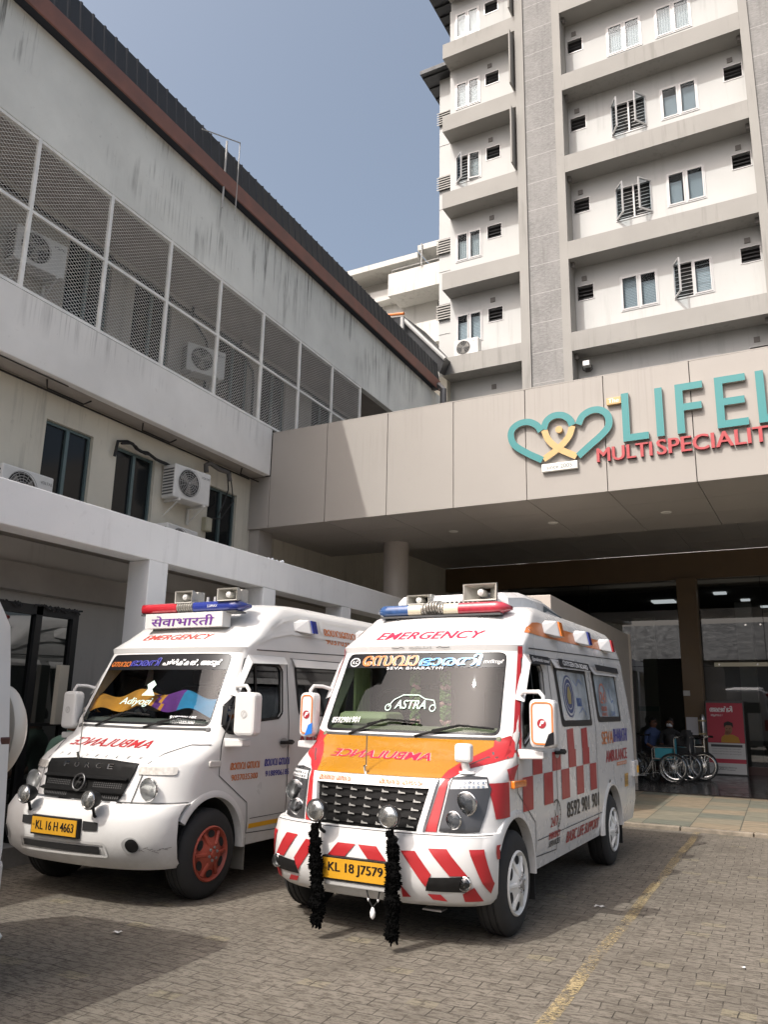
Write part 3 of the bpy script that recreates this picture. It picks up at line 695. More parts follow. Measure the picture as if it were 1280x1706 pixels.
ROOMD = mat('dark_room', (.012, .012, .012), .9)
OPEN = {(2, 5.08): (60, 55), (1, 5.08): (55, 50), (0, 6.66): (62, 0), (2, -.5): (42, 8)}
def tower_window(u0, u1, z0, z1, op):
    f = MB(); T = .04; v = V1
    f.box(u0, u0 + T, v - .02, v + .07, z0, z1); f.box(u1 - T, u1, v - .02, v + .07, z0, z1); f.box(u0 + T, u1 - T, v - .02, v + .07, z0, z0 + T); f.box(u0 + T, u1 - T, v - .02, v + .07, z1 - T, z1)
    mid = (u0 + u1) / 2; f.box(mid - .025, mid + .025, v - .015, v + .07, z0 + T, z1 - T)
    f.quad((u0, v + .118, z0), (u1, v + .118, z0), (u1, v + .118, z1), (u0, v + .118, z1), 1)
    cr = random.Random(int(u0 * 77 + z0 * 31))
    for a_, b_, o_ in ((u0 + T, mid - .03, op[0]), (mid + .03, u1 - T, op[1])):
        if o_ > 20: continue
        h_ = z1 - T - cr.choice((.0, .12, .2, .25)); w_ = a_ + (b_ - a_) * cr.choice((1, 1, 1, .8))
        f.quad((a_, v + .09, z0 + T), (w_, v + .09, z0 + T), (w_, v + .09, h_), (a_, v + .09, h_), 2)
    if op[0] or op[1]:
        k = 9
        for i in range(1, k): zz = z0 + T + (z1 - z0 - 2 * T) * i / k; f.box(u0 + T, u1 - T, v + .085, v + .095, zz - .006, zz + .006, 0)
    w = f.build('window', [UPVC, ROOMD, cr.choice(CURT)], TT)
    for sgn, a, hinge, ang in ((1, u0 + T, u0 + T, op[0]), (-1, mid + .025, u1 - T, op[1])):
        W_ = mid - .025 - (u0 + T); Mx = Matrix.Translation((hinge, v + .01, 0)) @ Matrix.Rotation(-sgn * R(ang), 4, 'Z')
        c = MB(Mx); s0, s1 = (0, W_) if sgn > 0 else (-W_, 0); t = .046; e = .004
        c.box(s0 + e, s0 + t, -.045, 0, z0 + T + e, z1 - T - e); c.box(s1 - t, s1 - e, -.045, 0, z0 + T + e, z1 - T - e)
        c.box(s0 + t, s1 - t, -.045, 0, z0 + T + e, z0 + T + t); c.box(s0 + t, s1 - t, -.045, 0, z1 - T - t, z1 - T - e)
        c.box(s0 + t, s1 - t, -.025, -.017, z0 + T + t, z1 - T - t, 1)
        c.build('casement', [UPVC, CPANE], w)
def vent(u0, u1, z0, z1):
    f = MB(); T = .03; v = V1
    f.box(u0 - T, u0, v - .015, v + .02, z0 - T, z1 + T); f.box(u1, u1 + T, v - .015, v + .02, z0 - T, z1 + T); f.box(u0, u1, v - .015, v + .02, z0 - T, z0); f.box(u0, u1, v - .015, v + .02, z1, z1 + T)
    f.quad((u0, v + .1, z0), (u1, v + .1, z0), (u1, v + .1, z1), (u0, v + .1, z1), 1)
    for i in range(4):
        zz = z0 + (z1 - z0) * (i + .5) / 4; f.quad((u0, v + .0, zz - .035), (u1, v + .0, zz - .035), (u1, v + .06, zz + .035), (u0, v + .06, zz + .035), 1)
    f.build('louvre_vent', [UPVC, mat('vent_slat', (.03, .03, .032), .5)], TT)
for n, w in allw:
    if n == 4 and w[1] > 4.5: pass
    if w[0] == 'w': tower_window(*w[1:], OPEN.get((n, w[1]), (0, 0)))
    else: vent(*w[1:])
BOXG = mat('grey_vent_box', (.16, .15, .14), .7)
for n in range(-1, 5):
    z = 12.27 + 3.15 * n
    for u in (.86, 3.98, 8.78):
        m = MB(); m.box(u - .08, u + .08, V1 - .03, V1 + .02, z + 2.66, z + 2.82); m.build('vent_cover', BOXG, TT)
    for u in (3.74, 9.1):
        m = MB(); m.box(u - .05, u + .05, V0 + .25, V0 + .4, z + 2.98, z + 3.149); m.build('soffit_bracket', BOXG, TT)
for n in (3, 4, 5):
    z = 12.27 + 3.15 * n; m = MB(); m.box(1.93, 1.98, V0 - .28, V0 + .4, z - 2.35, z - .12); m.build('shade_fin', TWB, TT)
# stepped side block with louvres and roof overhangs on the tower's left
m = MB(); m.box(-1.29, -.73, 11.0, 22, 5, 24.95); m.build('side_block', TW, TT)
m = MB()
for z in (7.0, 9.35, 11.8, 14.3, 16.75, 19.3, 22.0): m.box(-1.292, -.728, 10.985, 10.999, z, z + .015)
m.build('wall_joint', GREY, TT)
for z in (14.84, 17.44, 20.06, 22.86):
    m = MB(); m.box(-1.3, -.76, 10.955, 10.97, z, z + .6, 1)
    for i in range(6): m.add([(-1.36, 10.90, z + .1 * i), (-.74, 10.90, z + .1 * i), (-.74, 10.96, z + .1 * i + .055), (-1.36, 10.96, z + .1 * i + .055), (-1.36, 10.915, z + .1 * i + .055), (-.74, 10.915, z + .1 * i + .055)], [(0, 1, 2, 3), (0, 1, 5, 4), (4, 5, 2, 3)], 0)
    m.build('louvre_panel', [TWB, DGREY], TT)
m = MB(); m.box(-1.85, -.74, 10.4, 22, 24.96, 25.12); 
for i in range(8): m.box(-1.83, -.74, 10.6 + .6 * i, 10.66 + .6 * i, 24.9, 24.958)
m.build('roof_overhang', METALROOF, TT)
m = MB(); m.box(-1.75, 12, 9.3, 22, 28.9, 29.1)
for i in range(14): m.box(-1.72, -.74, 9.4 + .5 * i, 9.46 + .5 * i, 28.82, 28.898)
m.build('roof_overhang', METALROOF, TT)
m = MB(); m.box(-.7, 11, 10.75, 20, 27.6, 28.9); m.box(-.71, 11, 11.2, 20, 5, 27.6); m.build('core', TW, TT)
a2 = dup(ac, PM @ Vector((.1, 10.45, 12.27 + .62)), PRZ - R(90), 'white AC unit on the balcony ledge of the tower, above the dark roof')
for o in [c for c in a2.children if c.name.startswith('bracket')]: bpy.data.objects.remove(o)
fl = thing('flood_light', 'small grey flood light on the tower wall above the sign', 'lamp', PM @ Vector((4.0, 10.45, 11.95)), PRZ)
m = MB(); m.box(-.12, .12, -.1, .08, -.1, .1); m.build('housing', GREY, fl, bevel=.02)
m = MB(); m.box(-.09, .09, -.106, -.101, -.07, .07); m.build('lens', LAMPGL, fl)
m = MB(); m.tube([(-.14, 0, -.05), (-.14, .1, -.15), (-.05, .24, -.15), (.05, .24, -.15), (.14, .1, -.15), (.14, 0, -.05)], .018, 6); m.build('bracket', DGREY, fl)

# lobby front under the porch
BROWNC = mat('brown_cladding', (.135, .088, .046), .45, var=.05, obj=False)
LG = thing('entrance_glazing', 'dark glazed hospital entrance with brown pilaster under the porch', 'glass front', pworld(6.5, 9.9, .07), PRZ)
def LB(): return MB()
def lpl(mb, nm, mt, **k):
    mb.v = [PM @ p for p in mb.v]; return mb.build(nm, mt, LG, world=True, **k)
LGL = thinglass('lobby_glass', (.33, .34, .33), 1.5)
m = LB(); m.box(-.5, 14, 9.85, 10.2, 5.0, 5.72); lpl(m, 'header', BROWNC)
m = LB(); m.box(6.31, 6.8, 9.62, 9.99, .07, 5.0); lpl(m, 'pilaster', BROWNC, bevel=.01)
m = LB(); m.box(6.8, 14, 9.86, 10.0, .07, .26); m.box(2.3, 6.31, 9.86, 10., .07, .16); lpl(m, 'plinth', mat('red_brown_plinth', (.05, .02, .016), .4))
m = LB(); m.quad((6.8, 9.93, .26), (12, 9.93, .26), (12, 9.93, 5.0), (6.8, 9.93, 5.0)); lpl(m, 'pane', LGL)
m = LB(); m.quad((1.5, 9.93, .16), (6.31, 9.93, .16), (6.31, 9.93, 5.0), (1.5, 9.93, 5.0)); lpl(m, 'pane', LGL)
m = LB()
for u in (8.32, 9.9, 3.9): m.box(u - .006, u + .006, 9.92, 9.94, .2, 5.0)
m.box(1.5, 14, 9.92, 9.94, 2.705, 2.715); lpl(m, 'glass_joint', BLACKP)
m = LB(); m.box(7.08, 8.33, 9.89, 9.97, 2.70, 2.80); m.box(8.335, 9.6, 9.89, 9.97, 2.68, 2.78); lpl(m, 'door_rail', mat('dull_brass', (.35, .33, .26), .35, metal=.6))
m = LB()
for u in (7.2, 8.1, 8.5, 9.3):
    m.lathe([(0, 9.87), (.022, 9.87), (.022, 9.9)], (u, 0, 2.75), 'y', 12)
for u in (7.9, 8.25): m.lathe([(0, 9.9), (.025, 9.9), (.025, 9.92)], (u, 0, 3.75), 'y', 12)
lpl(m, 'glass_fitting', CHROME)
LOBW = mat('lobby_wall', (.17, .16, .14), .8); LOBC = mat('lobby_ceiling', (.25, .24, .22), .8)
m = LB(); m.box(-.5, 14, 18.5, 18.7, 0, 5.0); lpl(m, 'lobby_rear_wall', LOBW)
m = LB(); m.box(-.5, 14, 10.2, 18.5, 4.75, 4.9); lpl(m, 'lobby_ceiling', LOBC)
m = LB(); m.box(-.5, -.3, 10.2, 18.5, 0, 4.75); m.box(13.8, 14, 10.2, 18.5, 0, 4.75); lpl(m, 'lobby_side_wall', LOBW)
for u, v in ((7.6, 13.5), (8.2, 16.5)):
    m = LB(); m.box(u - .22, u + .22, v - .2, v + .2, .07, 4.75); lpl(m, 'lobby_column', mat('lobby_column_paint', (.40, .40, .37), .6))
m = LB(); m.box(4.75, 5.35, 11.6, 11.7, .07, 4.2); lpl(m, 'lobby_door', mat('pale_green_panel', (.33, .36, .30), .6))
m = LB(); m.box(4.76, 5.34, 11.59, 11.599, 1.55, 1.68); lpl(m, 'door_band', mat('green_band', (.03, .16, .12), .5))
LEDON = mat('lit_ceiling_panel', (.9, .95, 1.0), .5, emit=0.8)
for u, v, w in ((5.55, 12.2, .32), (7.25, 10.9, .16), (7.75, 12.6, .12), (8.15, 14.4, .12), (9.5, 12.5, .2)):
    m = LB(); m.box(u - w, u + w, v - w * .8, v + w * .8, 4.70, 4.749); lpl(m, 'ceiling_light', LEDON)

# ------------------------------------------------------------ pale clad block beside the entrance
KB = thing('clad_kiosk', 'plain pale panelled box wall beside the entrance behind the right ambulance', 'wall', (-3.6, 15, 0))
KC = mat('kiosk_cladding', (.42, .375, .33), .5, var=.02, obj=False)
m = MB(); m.box(-4.3, -2.9, 11.57, 18.4, 0, 3.18); m.build('cladding', KC, KB, bevel=.01, world=True)
m = MB(); m.box(-2.905, -2.86, 18.35, 18.42, .05, 3.2); m.build('edge_trim', mat('edge_trim_metal', (.5, .45, .4), .4), KB, world=True)

# ------------------------------------------------------------ white rear building
RB = thing('rear_building', 'white flat-roofed block with projecting balcony seen between the wing and the tower', 'building', pworld(-5, 16, 0), PRZ)
RW = plaster('rear_white_plaster', (.56, .555, .53), .3, None, 1, .15)
def rpl(mb, nm, mt, **k):
    mb.v = [PM @ p for p in mb.v]; return mb.build(nm, mt, RB, world=True, **k)
m = MB(); m.box(-14, -3.66, 14, 24, 19.65, 19.9); rpl(m, 'roof_slab', RW)
m = MB(); m.box(-3.66, -1.3, 14, 24, 19.95, 20.2); rpl(m, 'roof_slab', RW)
m = MB(); wall(m, lambda a, z, d: (a, 15.2 + d, z), -14, -1.3, 4, 19.66, [(-3.3, -2.6, 17.25, 18.15), (-2.9, -2.2, 14.2, 15.0)], .15); m.box(-14, -1.3, 15.4, 24, 4, 19.6); rpl(m, 'wall', RW)
m = MB(); m.box(-3.3, -2.6, 15.3, 15.34, 17.25, 18.15); m.box(-2.9, -2.2, 15.3, 15.34, 14.2, 15.0); rpl(m, 'window', PANE)
m = MB(); m.box(-5.03, -1.35, 14, 15.19, 18.2, 19.22); rpl(m, 'balcony', RW)
m = MB(); m.box(-14, -1.35, 14.6, 15.19, 16.0, 17.0); rpl(m, 'balcony', RW)
m = MB(); m.box(-14, -5.03, 14.7, 15.19, 18.5, 19.0); rpl(m, 'ledge', RW)
m = MB(); m.tube([(-4.9, 14.1, 19.22), (-4.9, 14.1, 19.42), (-1.5, 14.1, 19.42)], .02, 6); m.tube([(-3.45, 13.95, 20.2), (-3.45, 13.95, 19.2)], .03, 6); rpl(m, 'handrail', GREY)

# ------------------------------------------------------------ poster stand
PS = thing('poster_stand', 'red and white printed poster stand leaning by the entrance glass', 'poster', pworld(7.28, 9.3, .07), PRZ)
Mp = Matrix.Rotation(R(-6), 4, 'X')
m = MB(Mp); m.box(-.45, .45, .0, .03, .0, 1.78); m.build('board', mat('black_board', (.02, .02, .022), .4), PS, bevel=.006)
PRED = mat('crimson_poster', (.40, .018, .045), .5); PWH = mat('poster_white', (.52, .51, .50), .5)
m = MB(Mp); m.quad((-.42, -.003, .76), (.42, -.003, .76), (.42, -.003, 1.72), (-.42, -.003, 1.72)); m.quad((-.42, -.003, .28), (.42, -.003, .28), (.42, -.003, .38), (-.42, -.003, .38)); m.build('poster_print', PRED, PS)
m = MB(Mp); m.quad((-.42, -.002, .03), (.42, -.002, .03), (.42, -.002, .755), (-.42, -.002, .755)); m.build('poster_print', PWH, PS)
fp = lambda a, z, d=0: Mp @ Vector((a, -.006 - d, z))
m = MB(); letters(m, 'അലർജി', -.34, .18, 1.5, 1.65, fp, heavy=.006); letters(m, 'ആണോ ?', -.32, -.05, 1.38, 1.45, fp)
m.build('poster_lettering', WHITEF, PS)
m = MB(); 
for i in range(3): letters(m, 'ഡോക്ടറെ കാണുക', -.34, .34, .6 - .06 * i, .63 - .06 * i, fp)
m.decal(rect(-.36, .36, .66, .72), fp)
m.build('poster_lettering', mat('poster_ink', (.05, .05, .055), .6), PS)
# printed figure: dark hair, face, mustard shirt
def blob(cx, cz, rx, rz, n=20): return [(cx + rx * math.cos(2 * math.pi * k / n), cz + rz * math.sin(2 * math.pi * k / n)) for k in range(n)]
m = MB(); m.decal([(-.12, .765), (-.1, .9), (-.02, .96), (.16, .96), (.28, .9), (.32, .765)], fp); m.build('poster_print', mat('printed_mustard', (.4, .2, .02), .6), PS)
m = MB(); m.decal(blob(.07, 1.09, .085, .13), lambda a, z: fp(a, z, .001)); m.decal(blob(.03, .99, .06, .05), lambda a, z: fp(a, z, .001)); m.build('poster_print', mat('printed_skin', (.25, .11, .06), .6), PS)
m = MB(); m.decal([(-.04, 1.12), (-.03, 1.24), (.07, 1.28), (.17, 1.24), (.18, 1.12), (.13, 1.18), (.02, 1.18)], lambda a, z: fp(a, z, .002)); m.decal(blob(.03, 1.1, .016, .01, 8), lambda a, z: fp(a, z, .002)); m.decal(blob(.1, 1.1, .016, .01, 8), lambda a, z: fp(a, z, .002)); m.build('poster_print', mat('printed_hair', (.015, .01, .01), .6), PS)
m = MB()
for s_ in (-1, 0, 1):
    cx = -.14 + s_ * .055
    pts = [(cx + .045 * math.sin(a) ** 3, .16 + .035 * (math.cos(a) - .35 * math.cos(2 * a) - .15 * math.cos(3 * a))) for a in [2 * math.pi * k / 20 for k in range(21)]]
    m.ribbon(pts, .009, fp)
letters(m, 'Lifeline', -.03, .2, .16, .2, fp); letters(m, 'Hospital', -.03, .16, .1, .14, fp); m.build('poster_lettering', DGREY, PS)
nb = thing('wall_notice', 'small white paper notice taped on the brown entrance pilaster', 'notice', pworld(6.48, 9.6, 1.2), PRZ)
m = MB(); m.box(-.14, .14, -.004, .0, -.22, .22); m.build('paper', mat('white_paper', (.55, .54, .57), .8), nb)
m = MB(); m.box(-.16, -.0, -.05, .0, .75, .88); m.build('switch_plate', PWH, nb)
ex = thing('extinguisher', 'small steel cylinder clamped to the right edge of the brown pilaster', 'cylinder', pworld(6.74, 9.54, .9), PRZ)
m = MB(); m.lathe([(0, 0), (.06, 0), (.065, .03), (.065, .5), (.045, .56), (.02, .6), (0, .6)], (0, 0, 0), 'z', 18); m.build('cylinder', STEEL, ex, smooth=40)
m = MB(); m.box(-.1, .1, -.07, .07, .1, .14); m.box(-.1, .1, -.07, .07, .42, .46); m.build('clamp', mat('brass_clamp', (.4, .33, .2), .4, metal=.6), ex)
bn = thing('waste_bin', 'dark lidded bin standing right of the parked wheelchairs', 'bin', pworld(6.55, 8.7, .07), PRZ)
m = MB(); m.box(-.22, .22, -.2, .2, 0, .85); m.build('body', mat('dark_teal_bin', (.02, .04, .045), .5), bn, bevel=.03)
m = MB(); m.box(-.24, .24, -.22, .22, .852, .92); m.build('lid', BLACKP, bn, bevel=.02)

# ------------------------------------------------------------ wheelchairs
TEALV = mat('teal_vinyl', (.02, .25, .32), .35)
def wheelchair(label, loc, rz, TEALV):
    t = thing('wheelchair', label, 'wheelchair', loc, rz, 'wheelchairs parked by the entrance')   # faces local -x
    for s_ in (-1, 1):
        y = .31 * s_; w = MB()
        w.tube([(.06 + .29 * math.cos(a), y, .305 + .29 * math.sin(a)) for a in [2 * math.pi * k / 32 for k in range(32)]], .016, 6, closed=True)
        wo = w.build('wheel', RUBBER, t)
        w = MB(); w.tube([(.06 + .25 * math.cos(a), y + .035 * s_, .305 + .25 * math.sin(a)) for a in [2 * math.pi * k / 32 for k in range(32)]], .010, 6, closed=True)
        w.tube([(.06 + .272 * math.cos(a), y, .305 + .272 * math.sin(a)) for a in [2 * math.pi * k / 32 for k in range(32)]], .012, 5, closed=True)
        w.build('handrim', CHROME, wo)
        w = MB()
        for k in range(18): a = 2 * math.pi * k / 18; w.tube([(.06, y, .305), (.06 + .27 * math.cos(a), y, .305 + .27 * math.sin(a))], .003, 4)
        w.cyl((.06, y - .03, .305), (.06, y + .03, .305), .025, 10); w.build('spokes', CHROME, wo)
        c = MB(); c.tube([(-.36 + .07 * math.cos(a), .24 * s_, .09 + .07 * math.sin(a)) for a in [2 * math.pi * k / 16 for k in range(16)]], .02, 6, closed=True); c.build('caster', RUBBER, t)
        f = MB(); y2 = .25 * s_
        f.tube([(.22, y2, .94), (.12, y2, .94), (.10, y2, .88), (.10, y2, .2), (-.36, y2, .2), (-.36, y2, .68), (-.33, y2, .72), (.1, y2, .72)], .012, 6)
        f.tube([(-.36, y2, .48), (.1, y2, .48)], .012, 6); f.tube([(-.36, y2, .45), (-.5, y2, .22), (-.56, y2, .14)], .012, 6); f.tube([(-.36, y2, .2), (-.36, y2, .1)], .012, 6)
        f.build('frame', CHROME, t)
        f = MB(); f.box(-.3, .06, y2 - .025, y2 + .025, .735, .76); f.build('armrest', BLACKP, t, bevel=.008)
        f = MB(); f.box(-.66, -.5, y2 - .09, y2 + .06, .12, .135); f.build('footrest', GREY, t, bevel=.004)
        f = MB(); f.cyl((.20, y2, .94), (.3, y2, .94), .018, 10); f.build('handle', BLACKP, t)
        f = MB(); f.box(-.3, .05, y2 + .014 * s_, y2 + .02 * s_, .5, .7); f.build('side_panel', TEALV, t)
    f = MB(); f.grid(lambda a, b: (-.36 + .46 * a, -.235 + .47 * b, .475 - .05 * math.sin(math.pi * b)), 6, 8); f.build('seat', TEALV, t)
    f = MB(); f.grid(lambda a, b: (.10 + .03 * math.sin(math.pi * b), -.235 + .47 * b, .5 + .4 * a), 6, 8); f.build('backrest', TEALV, t)
    return t
wc = wheelchair('wheelchair with bright teal seat, nearest and fully in view by the entrance', pworld(6.45, 6.35, .07), R(2), TEALV)
wk = wheelchair('wheelchair close behind the nearest one, only its right side showing', pworld(6.72, 6.95, .07), R(-6), mat('black_vinyl', (.012, .012, .013), .4))
dup(wk, pworld(6.9, 7.5, .07), R(5), 'wheelchair rearmost behind the nearest one, beside the dark bin')
dup(wk, pworld(5.38, 6.2, .07), R(10), 'wheelchair half hidden by the rear of the right ambulance')
dup(wk, pworld(5.55, 7.0, .07), R(-4), 'wheelchair between the half hidden one and the seated people')
bg_ = MB()
for k in range(10):
    a = k / 9 * math.pi; bg_.tube([(.2 * math.cos(a), .15 * math.sin(a), .62 + .12 * math.sin(a * 2)), (.17 * math.cos(a), .12 * math.sin(a), .3)], .085, 8)
ob = bg_.build('bag', mat('dark_cloth_bag', (.03, .03, .033), .8), None, smooth=60); ob.location = pworld(6.6, 6.75, .42); tag(ob, 'dark grey cloth bag heaped on the folded wheelchairs', 'bag')

# ------------------------------------------------------------ people
SKIN = mat('brown_skin', (.16, .075, .045), .55); HAIR = mat('black_hair', (.008, .007, .007), .5)
def person(label, loc, rz, shirt, trousers, mask=False, lean=0.0, turn=0.0):
    t = thing('person', label, 'person', loc, rz)    # seated, facing local -y, feet on z = 0
    J = []; E_ = []; RAD = []; MI = []
    def j(p, r, par=None, mi=0):
        J.append(Vector(p)); RAD.append(r); MI.append(mi)
        if par is not None: E_.append((par, len(J) - 1))
        return len(J) - 1
    L = lean
    pel = j((0, 0, .5), (.15, .11), None, 2); wa = j((0, -.02 - L * .3, .66), (.135, .10), pel, 1); ch = j((0, -.03 - L * .7, .86), (.16, .11), wa, 1); up = j((0, -.03 - L, .98), (.12, .085), ch, 1)
    nk = j((0, -.035 - L, 1.06), (.052, .052), up, 0); h0 = j((0, -.05 - L, 1.13), (.075, .085), nk, 0); h1 = j((0, -.05 - L, 1.21), (.08, .10), h0, 0); h2 = j((0, -.04 - L, 1.27), (.06, .075), h1, 0)
    nose = j((math.sin(turn) * .1, -.155 - L, 1.17), (.016, .016), h0, 0)
    for s_ in (-1, 1):
        ear = j((.088 * s_, -.045 - L, 1.17), (.014, .022), h0, 0)
        hip = j((.1 * s_, -.06, .47), (.095, .085), pel, 2); kn = j((.12 * s_, -.46, .49), (.062, .062), hip, 2); an = j((.12 * s_, -.48, .09), (.042, .042), kn, 2); to = j((.13 * s_, -.62, .035), (.04, .03), an, 0)
        sh = j((.19 * s_, -.03 - L, .95), (.06, .06), up, 1); el = j((.25 * s_, -.09 - L * .6, .68), (.046, .046), sh, 1); wr = j((.13 * s_, -.3 - L * .3, .585), (.03, .028), el, 0)
        pa = j((.10 * s_, -.37 - L * .2, .58), (.036, .02), wr, 0)
        for k in range(4):
            x = .10 * s_ + (-.024 + .016 * k) * s_; a = j((x, -.415 - L * .2, .58), (.009, .009), pa, 0); j((x, -.445 - .006 * (k in (1, 2)) - L * .2, .567), (.008, .008), a, 0)
        a = j((.10 * s_ - .034 * s_, -.375 - L * .2, .59), (.010, .010), pa, 0); j((.10 * s_ - .05 * s_, -.40 - L * .2, .585), (.009, .009), a, 0)
    me = bpy.data.meshes.new('body'); me.from_pydata([tuple(p) for p in J], E_, [])
    o = bpy.data.objects.new('skeleton', me); COL.objects.link(o)
    sk = o.modifiers.new('skin', 'SKIN'); sd = o.modifiers.new('sub', 'SUBSURF'); sd.levels = 2; sd.render_levels = 2
    if not me.skin_vertices: 
        bm = bmesh.new(); bm.from_mesh(me); bm.verts.layers.skin.verify(); bm.to_mesh(me); bm.free()
    for i, r in enumerate(RAD): me.skin_vertices[0].data[i].radius = r; me.skin_vertices[0].data[i].use_root = (i == 0)
    bpy.context.view_layer.update()
    ev = o.evaluated_get(bpy.context.evaluated_depsgraph_get()); bme = bpy.data.meshes.new_from_object(ev)
    bpy.data.objects.remove(o)
    bme.name = 'body'; bme.materials.clear()
    for mm in (SKIN, shirt, trousers): bme.materials.append(mm)
    for p in bme.polygons:
        c = p.center; best = min(((c - (J[a] + (J[b] - J[a]) * max(0, min(1, (c - J[a]).dot(J[b] - J[a]) / max(1e-6, (J[b] - J[a]).length_squared))))).length - (RAD[a][0] + RAD[b][0]) * .4, MI[b]) for a, b in E_)
        p.material_index = best[1]; p.use_smooth = True
    b = bpy.data.objects.new('body', bme); COL.objects.link(b); b.parent = t
    m = MB(); cz = 1.215; 
    def hp(a, bb):
        th = a * math.pi * .62; ph = bb * 2 * math.pi; r = 1.0 + .05 * math.sin(ph * 7) * math.sin(th)
        z = math.cos(th) * .105; yy = math.sin(th) * math.cos(ph) * .105 * r; xx = math.sin(th) * math.sin(ph) * .093 * r
        if yy < -.03 and z < .045: z = .045 + .25 * (z - .045)
        return (xx, -.035 - L + yy, cz + z)
    m.grid(hp, 8, 24); m.build('hair', HAIR, t, smooth=80)
    if mask:
        m = MB(); m.grid(lambda a, bb: (.075 * math.sin((bb - .5) * 2.6), -.045 - L - .10 * math.cos((bb - .5) * 2.6) - .016 * math.sin(math.pi * a), 1.10 + .075 * a), 5, 10); m.build('face_mask', mat('white_mask', (.6, .62, .65), .8), t, smooth=80)
    m = MB()
    for s_ in (-1, 1): m.lathe([(0, -.012), (.012, -.008), (.014, 0)], (.032 * s_, -.132 - L, 1.195), 'y', 8)
    m.build('eyes', BLACKM, t)
    return t
CHAIRM = mat('grey_waiting_chair', (.04, .04, .045), .5)
def waiting_chair(label, loc, rz):
    t = thing('waiting_chair', label, 'chair', loc, rz, 'waiting chairs behind the wheelchairs')
    m = MB(); m.box(-.24, .24, -.28, .2, .38, .41); m.build('seat', CHAIRM, t, bevel=.01)
    m = MB(); m.box(-.24, .24, .2, .23, .45, .88); m.build('backrest', CHAIRM, t, bevel=.01)
    for x in (-.22, .22):
        m = MB(); m.tube([(x, -.26, 0), (x, -.24, .38)], .014, 6); m.build('leg', STEEL, t)
        m = MB(); m.tube([(x, .22, 0), (x, .2, .38), (x, .22, .86)], .014, 6); m.build('leg', STEEL, t)
    return t
PEO = [(5.02, 8.4, 'seated person with dark hair beside the rear corner of the right ambulance', (.03, .03, .035), False, .05, 0),
       (5.55, 8.8, 'seated person in a blue shirt turned sideways behind the wheelchairs', (.06, .09, .2), False, .12, .3),
       (6.1, 8.75, 'seated person with a white face mask and dark top behind the teal wheelchair', (.03, .03, .032), True, .08, 0)]
for i, (u, v, lab, colr, mk, ln, tu) in enumerate(PEO):
    waiting_chair(['grey waiting chair under the seated person nearest the ambulance', 'grey waiting chair under the seated person in blue', 'grey waiting chair under the masked seated person'][i], pworld(u, v, .07), PRZ + R((8, 50, -5)[i]))
    person(lab, pworld(u, v, .09 + .0), PRZ + R((8, 50, -5)[i]), mat('shirt_cloth_' + 'abc'[i], colr, .9), mat('dark_trousers', (.02, .02, .025), .9), mk, ln, tu)
person('person with dark hair in a pale green top sitting behind the left ambulance bonnet', (-6.75, 6.42, .17), R(60), mat('pale_green_cloth', (.12, .2, .15), .9), mat('dark_trousers', (.02, .02, .025), .9), False, .1)
st_ = MB(); st_.box(-.22, .22, -.2, .2, 0, .4); so_ = st_.build('stool', BLACKP, None, bevel=.02); so_.location = (-6.72, 6.45, .18); tag(so_, 'low black stool under the person behind the left ambulance', 'stool')

# ------------------------------------------------------------ building and trees across the yard (seen in reflections)
OB = thing('yard_building', 'long low building with a dark gabled roof across the yard, reflected in the entrance glass', 'building', (-4, -32, 0))
m = MB(); m.box(-28, 14, -38, -30, 0, 6); m.build('wall', plaster('yard_wall_plaster', (.42, .40, .36), .2), OB, world=True)
m = MB(); m.add([(-29, -29, 5.9), (15, -29, 5.9), (15, -34, 9.5), (-29, -34, 9.5), (15, -39, 5.9), (-29, -39, 5.9)], [(0, 1, 2, 3), (3, 2, 4, 5)]); m.build('roof', METALROOF, OB, world=True)
for i in range(9):
    m = MB(); m.box(-26 + i * 4.4, -24.6 + i * 4.4, -30.02, -29.96, 1.2, 3.2); m.build('window', PANE, OB, world=True)

# ------------------------------------------------------------ ambulances (local axes: x to the visible side, y to the rear, origin under the front axle)
# slices: height, front y on the centre line, depth of the rounded front, exponent, half width, rear y
LV = [(.34, -.58, .5, 2.7, .86, 4.33), (.55, -.60, .5, 2.7, .895, 4.36), (.70, -.62, .5, 2.7, .90, 4.36), (.74, -.62, .5, 2.7, .90, 4.36), (1.04, -.53, .5, 2.7, .90, 4.36), (1.09, -.47, .48, 2.7, .90, 4.36), (1.16, -.34, .44, 2.7, .90, 4.36),
      (1.24, -.17, .36, 2.5, .90, 4.35), (1.31, -.04, .24, 2.8, .90, 4.34), (1.36, -.010, .2, 3, .90, 4.33), (1.68, .142, .2, 3, .87, 4.28), (2.0, .30, .2, 3, .84, 4.2), (2.05, .29, .2, 3, .845, 4.17), (2.16, .45, .24, 2.8, .825, 4.14), (2.34, .66, .3, 2.6, .77, 4.08)]
TOP_A = [(2.43, .88, .34, 2.5, .70, 4.02), (2.49, 1.15, .4, 2.4, .58, 3.9), (2.52, 1.5, .4, 2.4, .42, 3.7)]
TOP_B = [(2.47, .85, .34, 2.5, .71, 4.02), (2.54, 1.1, .4, 2.4, .62, 3.9), (2.58, 1.5, .4, 2.4, .45, 3.7)]
BA2 = [(.26, -.64, .44, 2.6, .85), (.30, -.69, .45, 2.6, .88), (.42, -.735, .46, 2.7, .90), (.60, -.735, .46, 2.7, .908), (.70, -.70, .46, 2.7, .908)]
BA1 = [(.28, -.66, .44, 2.6, .86), (.36, -.76, .45, 2.6, .90), (.50, -.80, .46, 2.7, .915), (.66, -.80, .46, 2.7, .915), (.74, -.74, .46, 2.7, .912)]
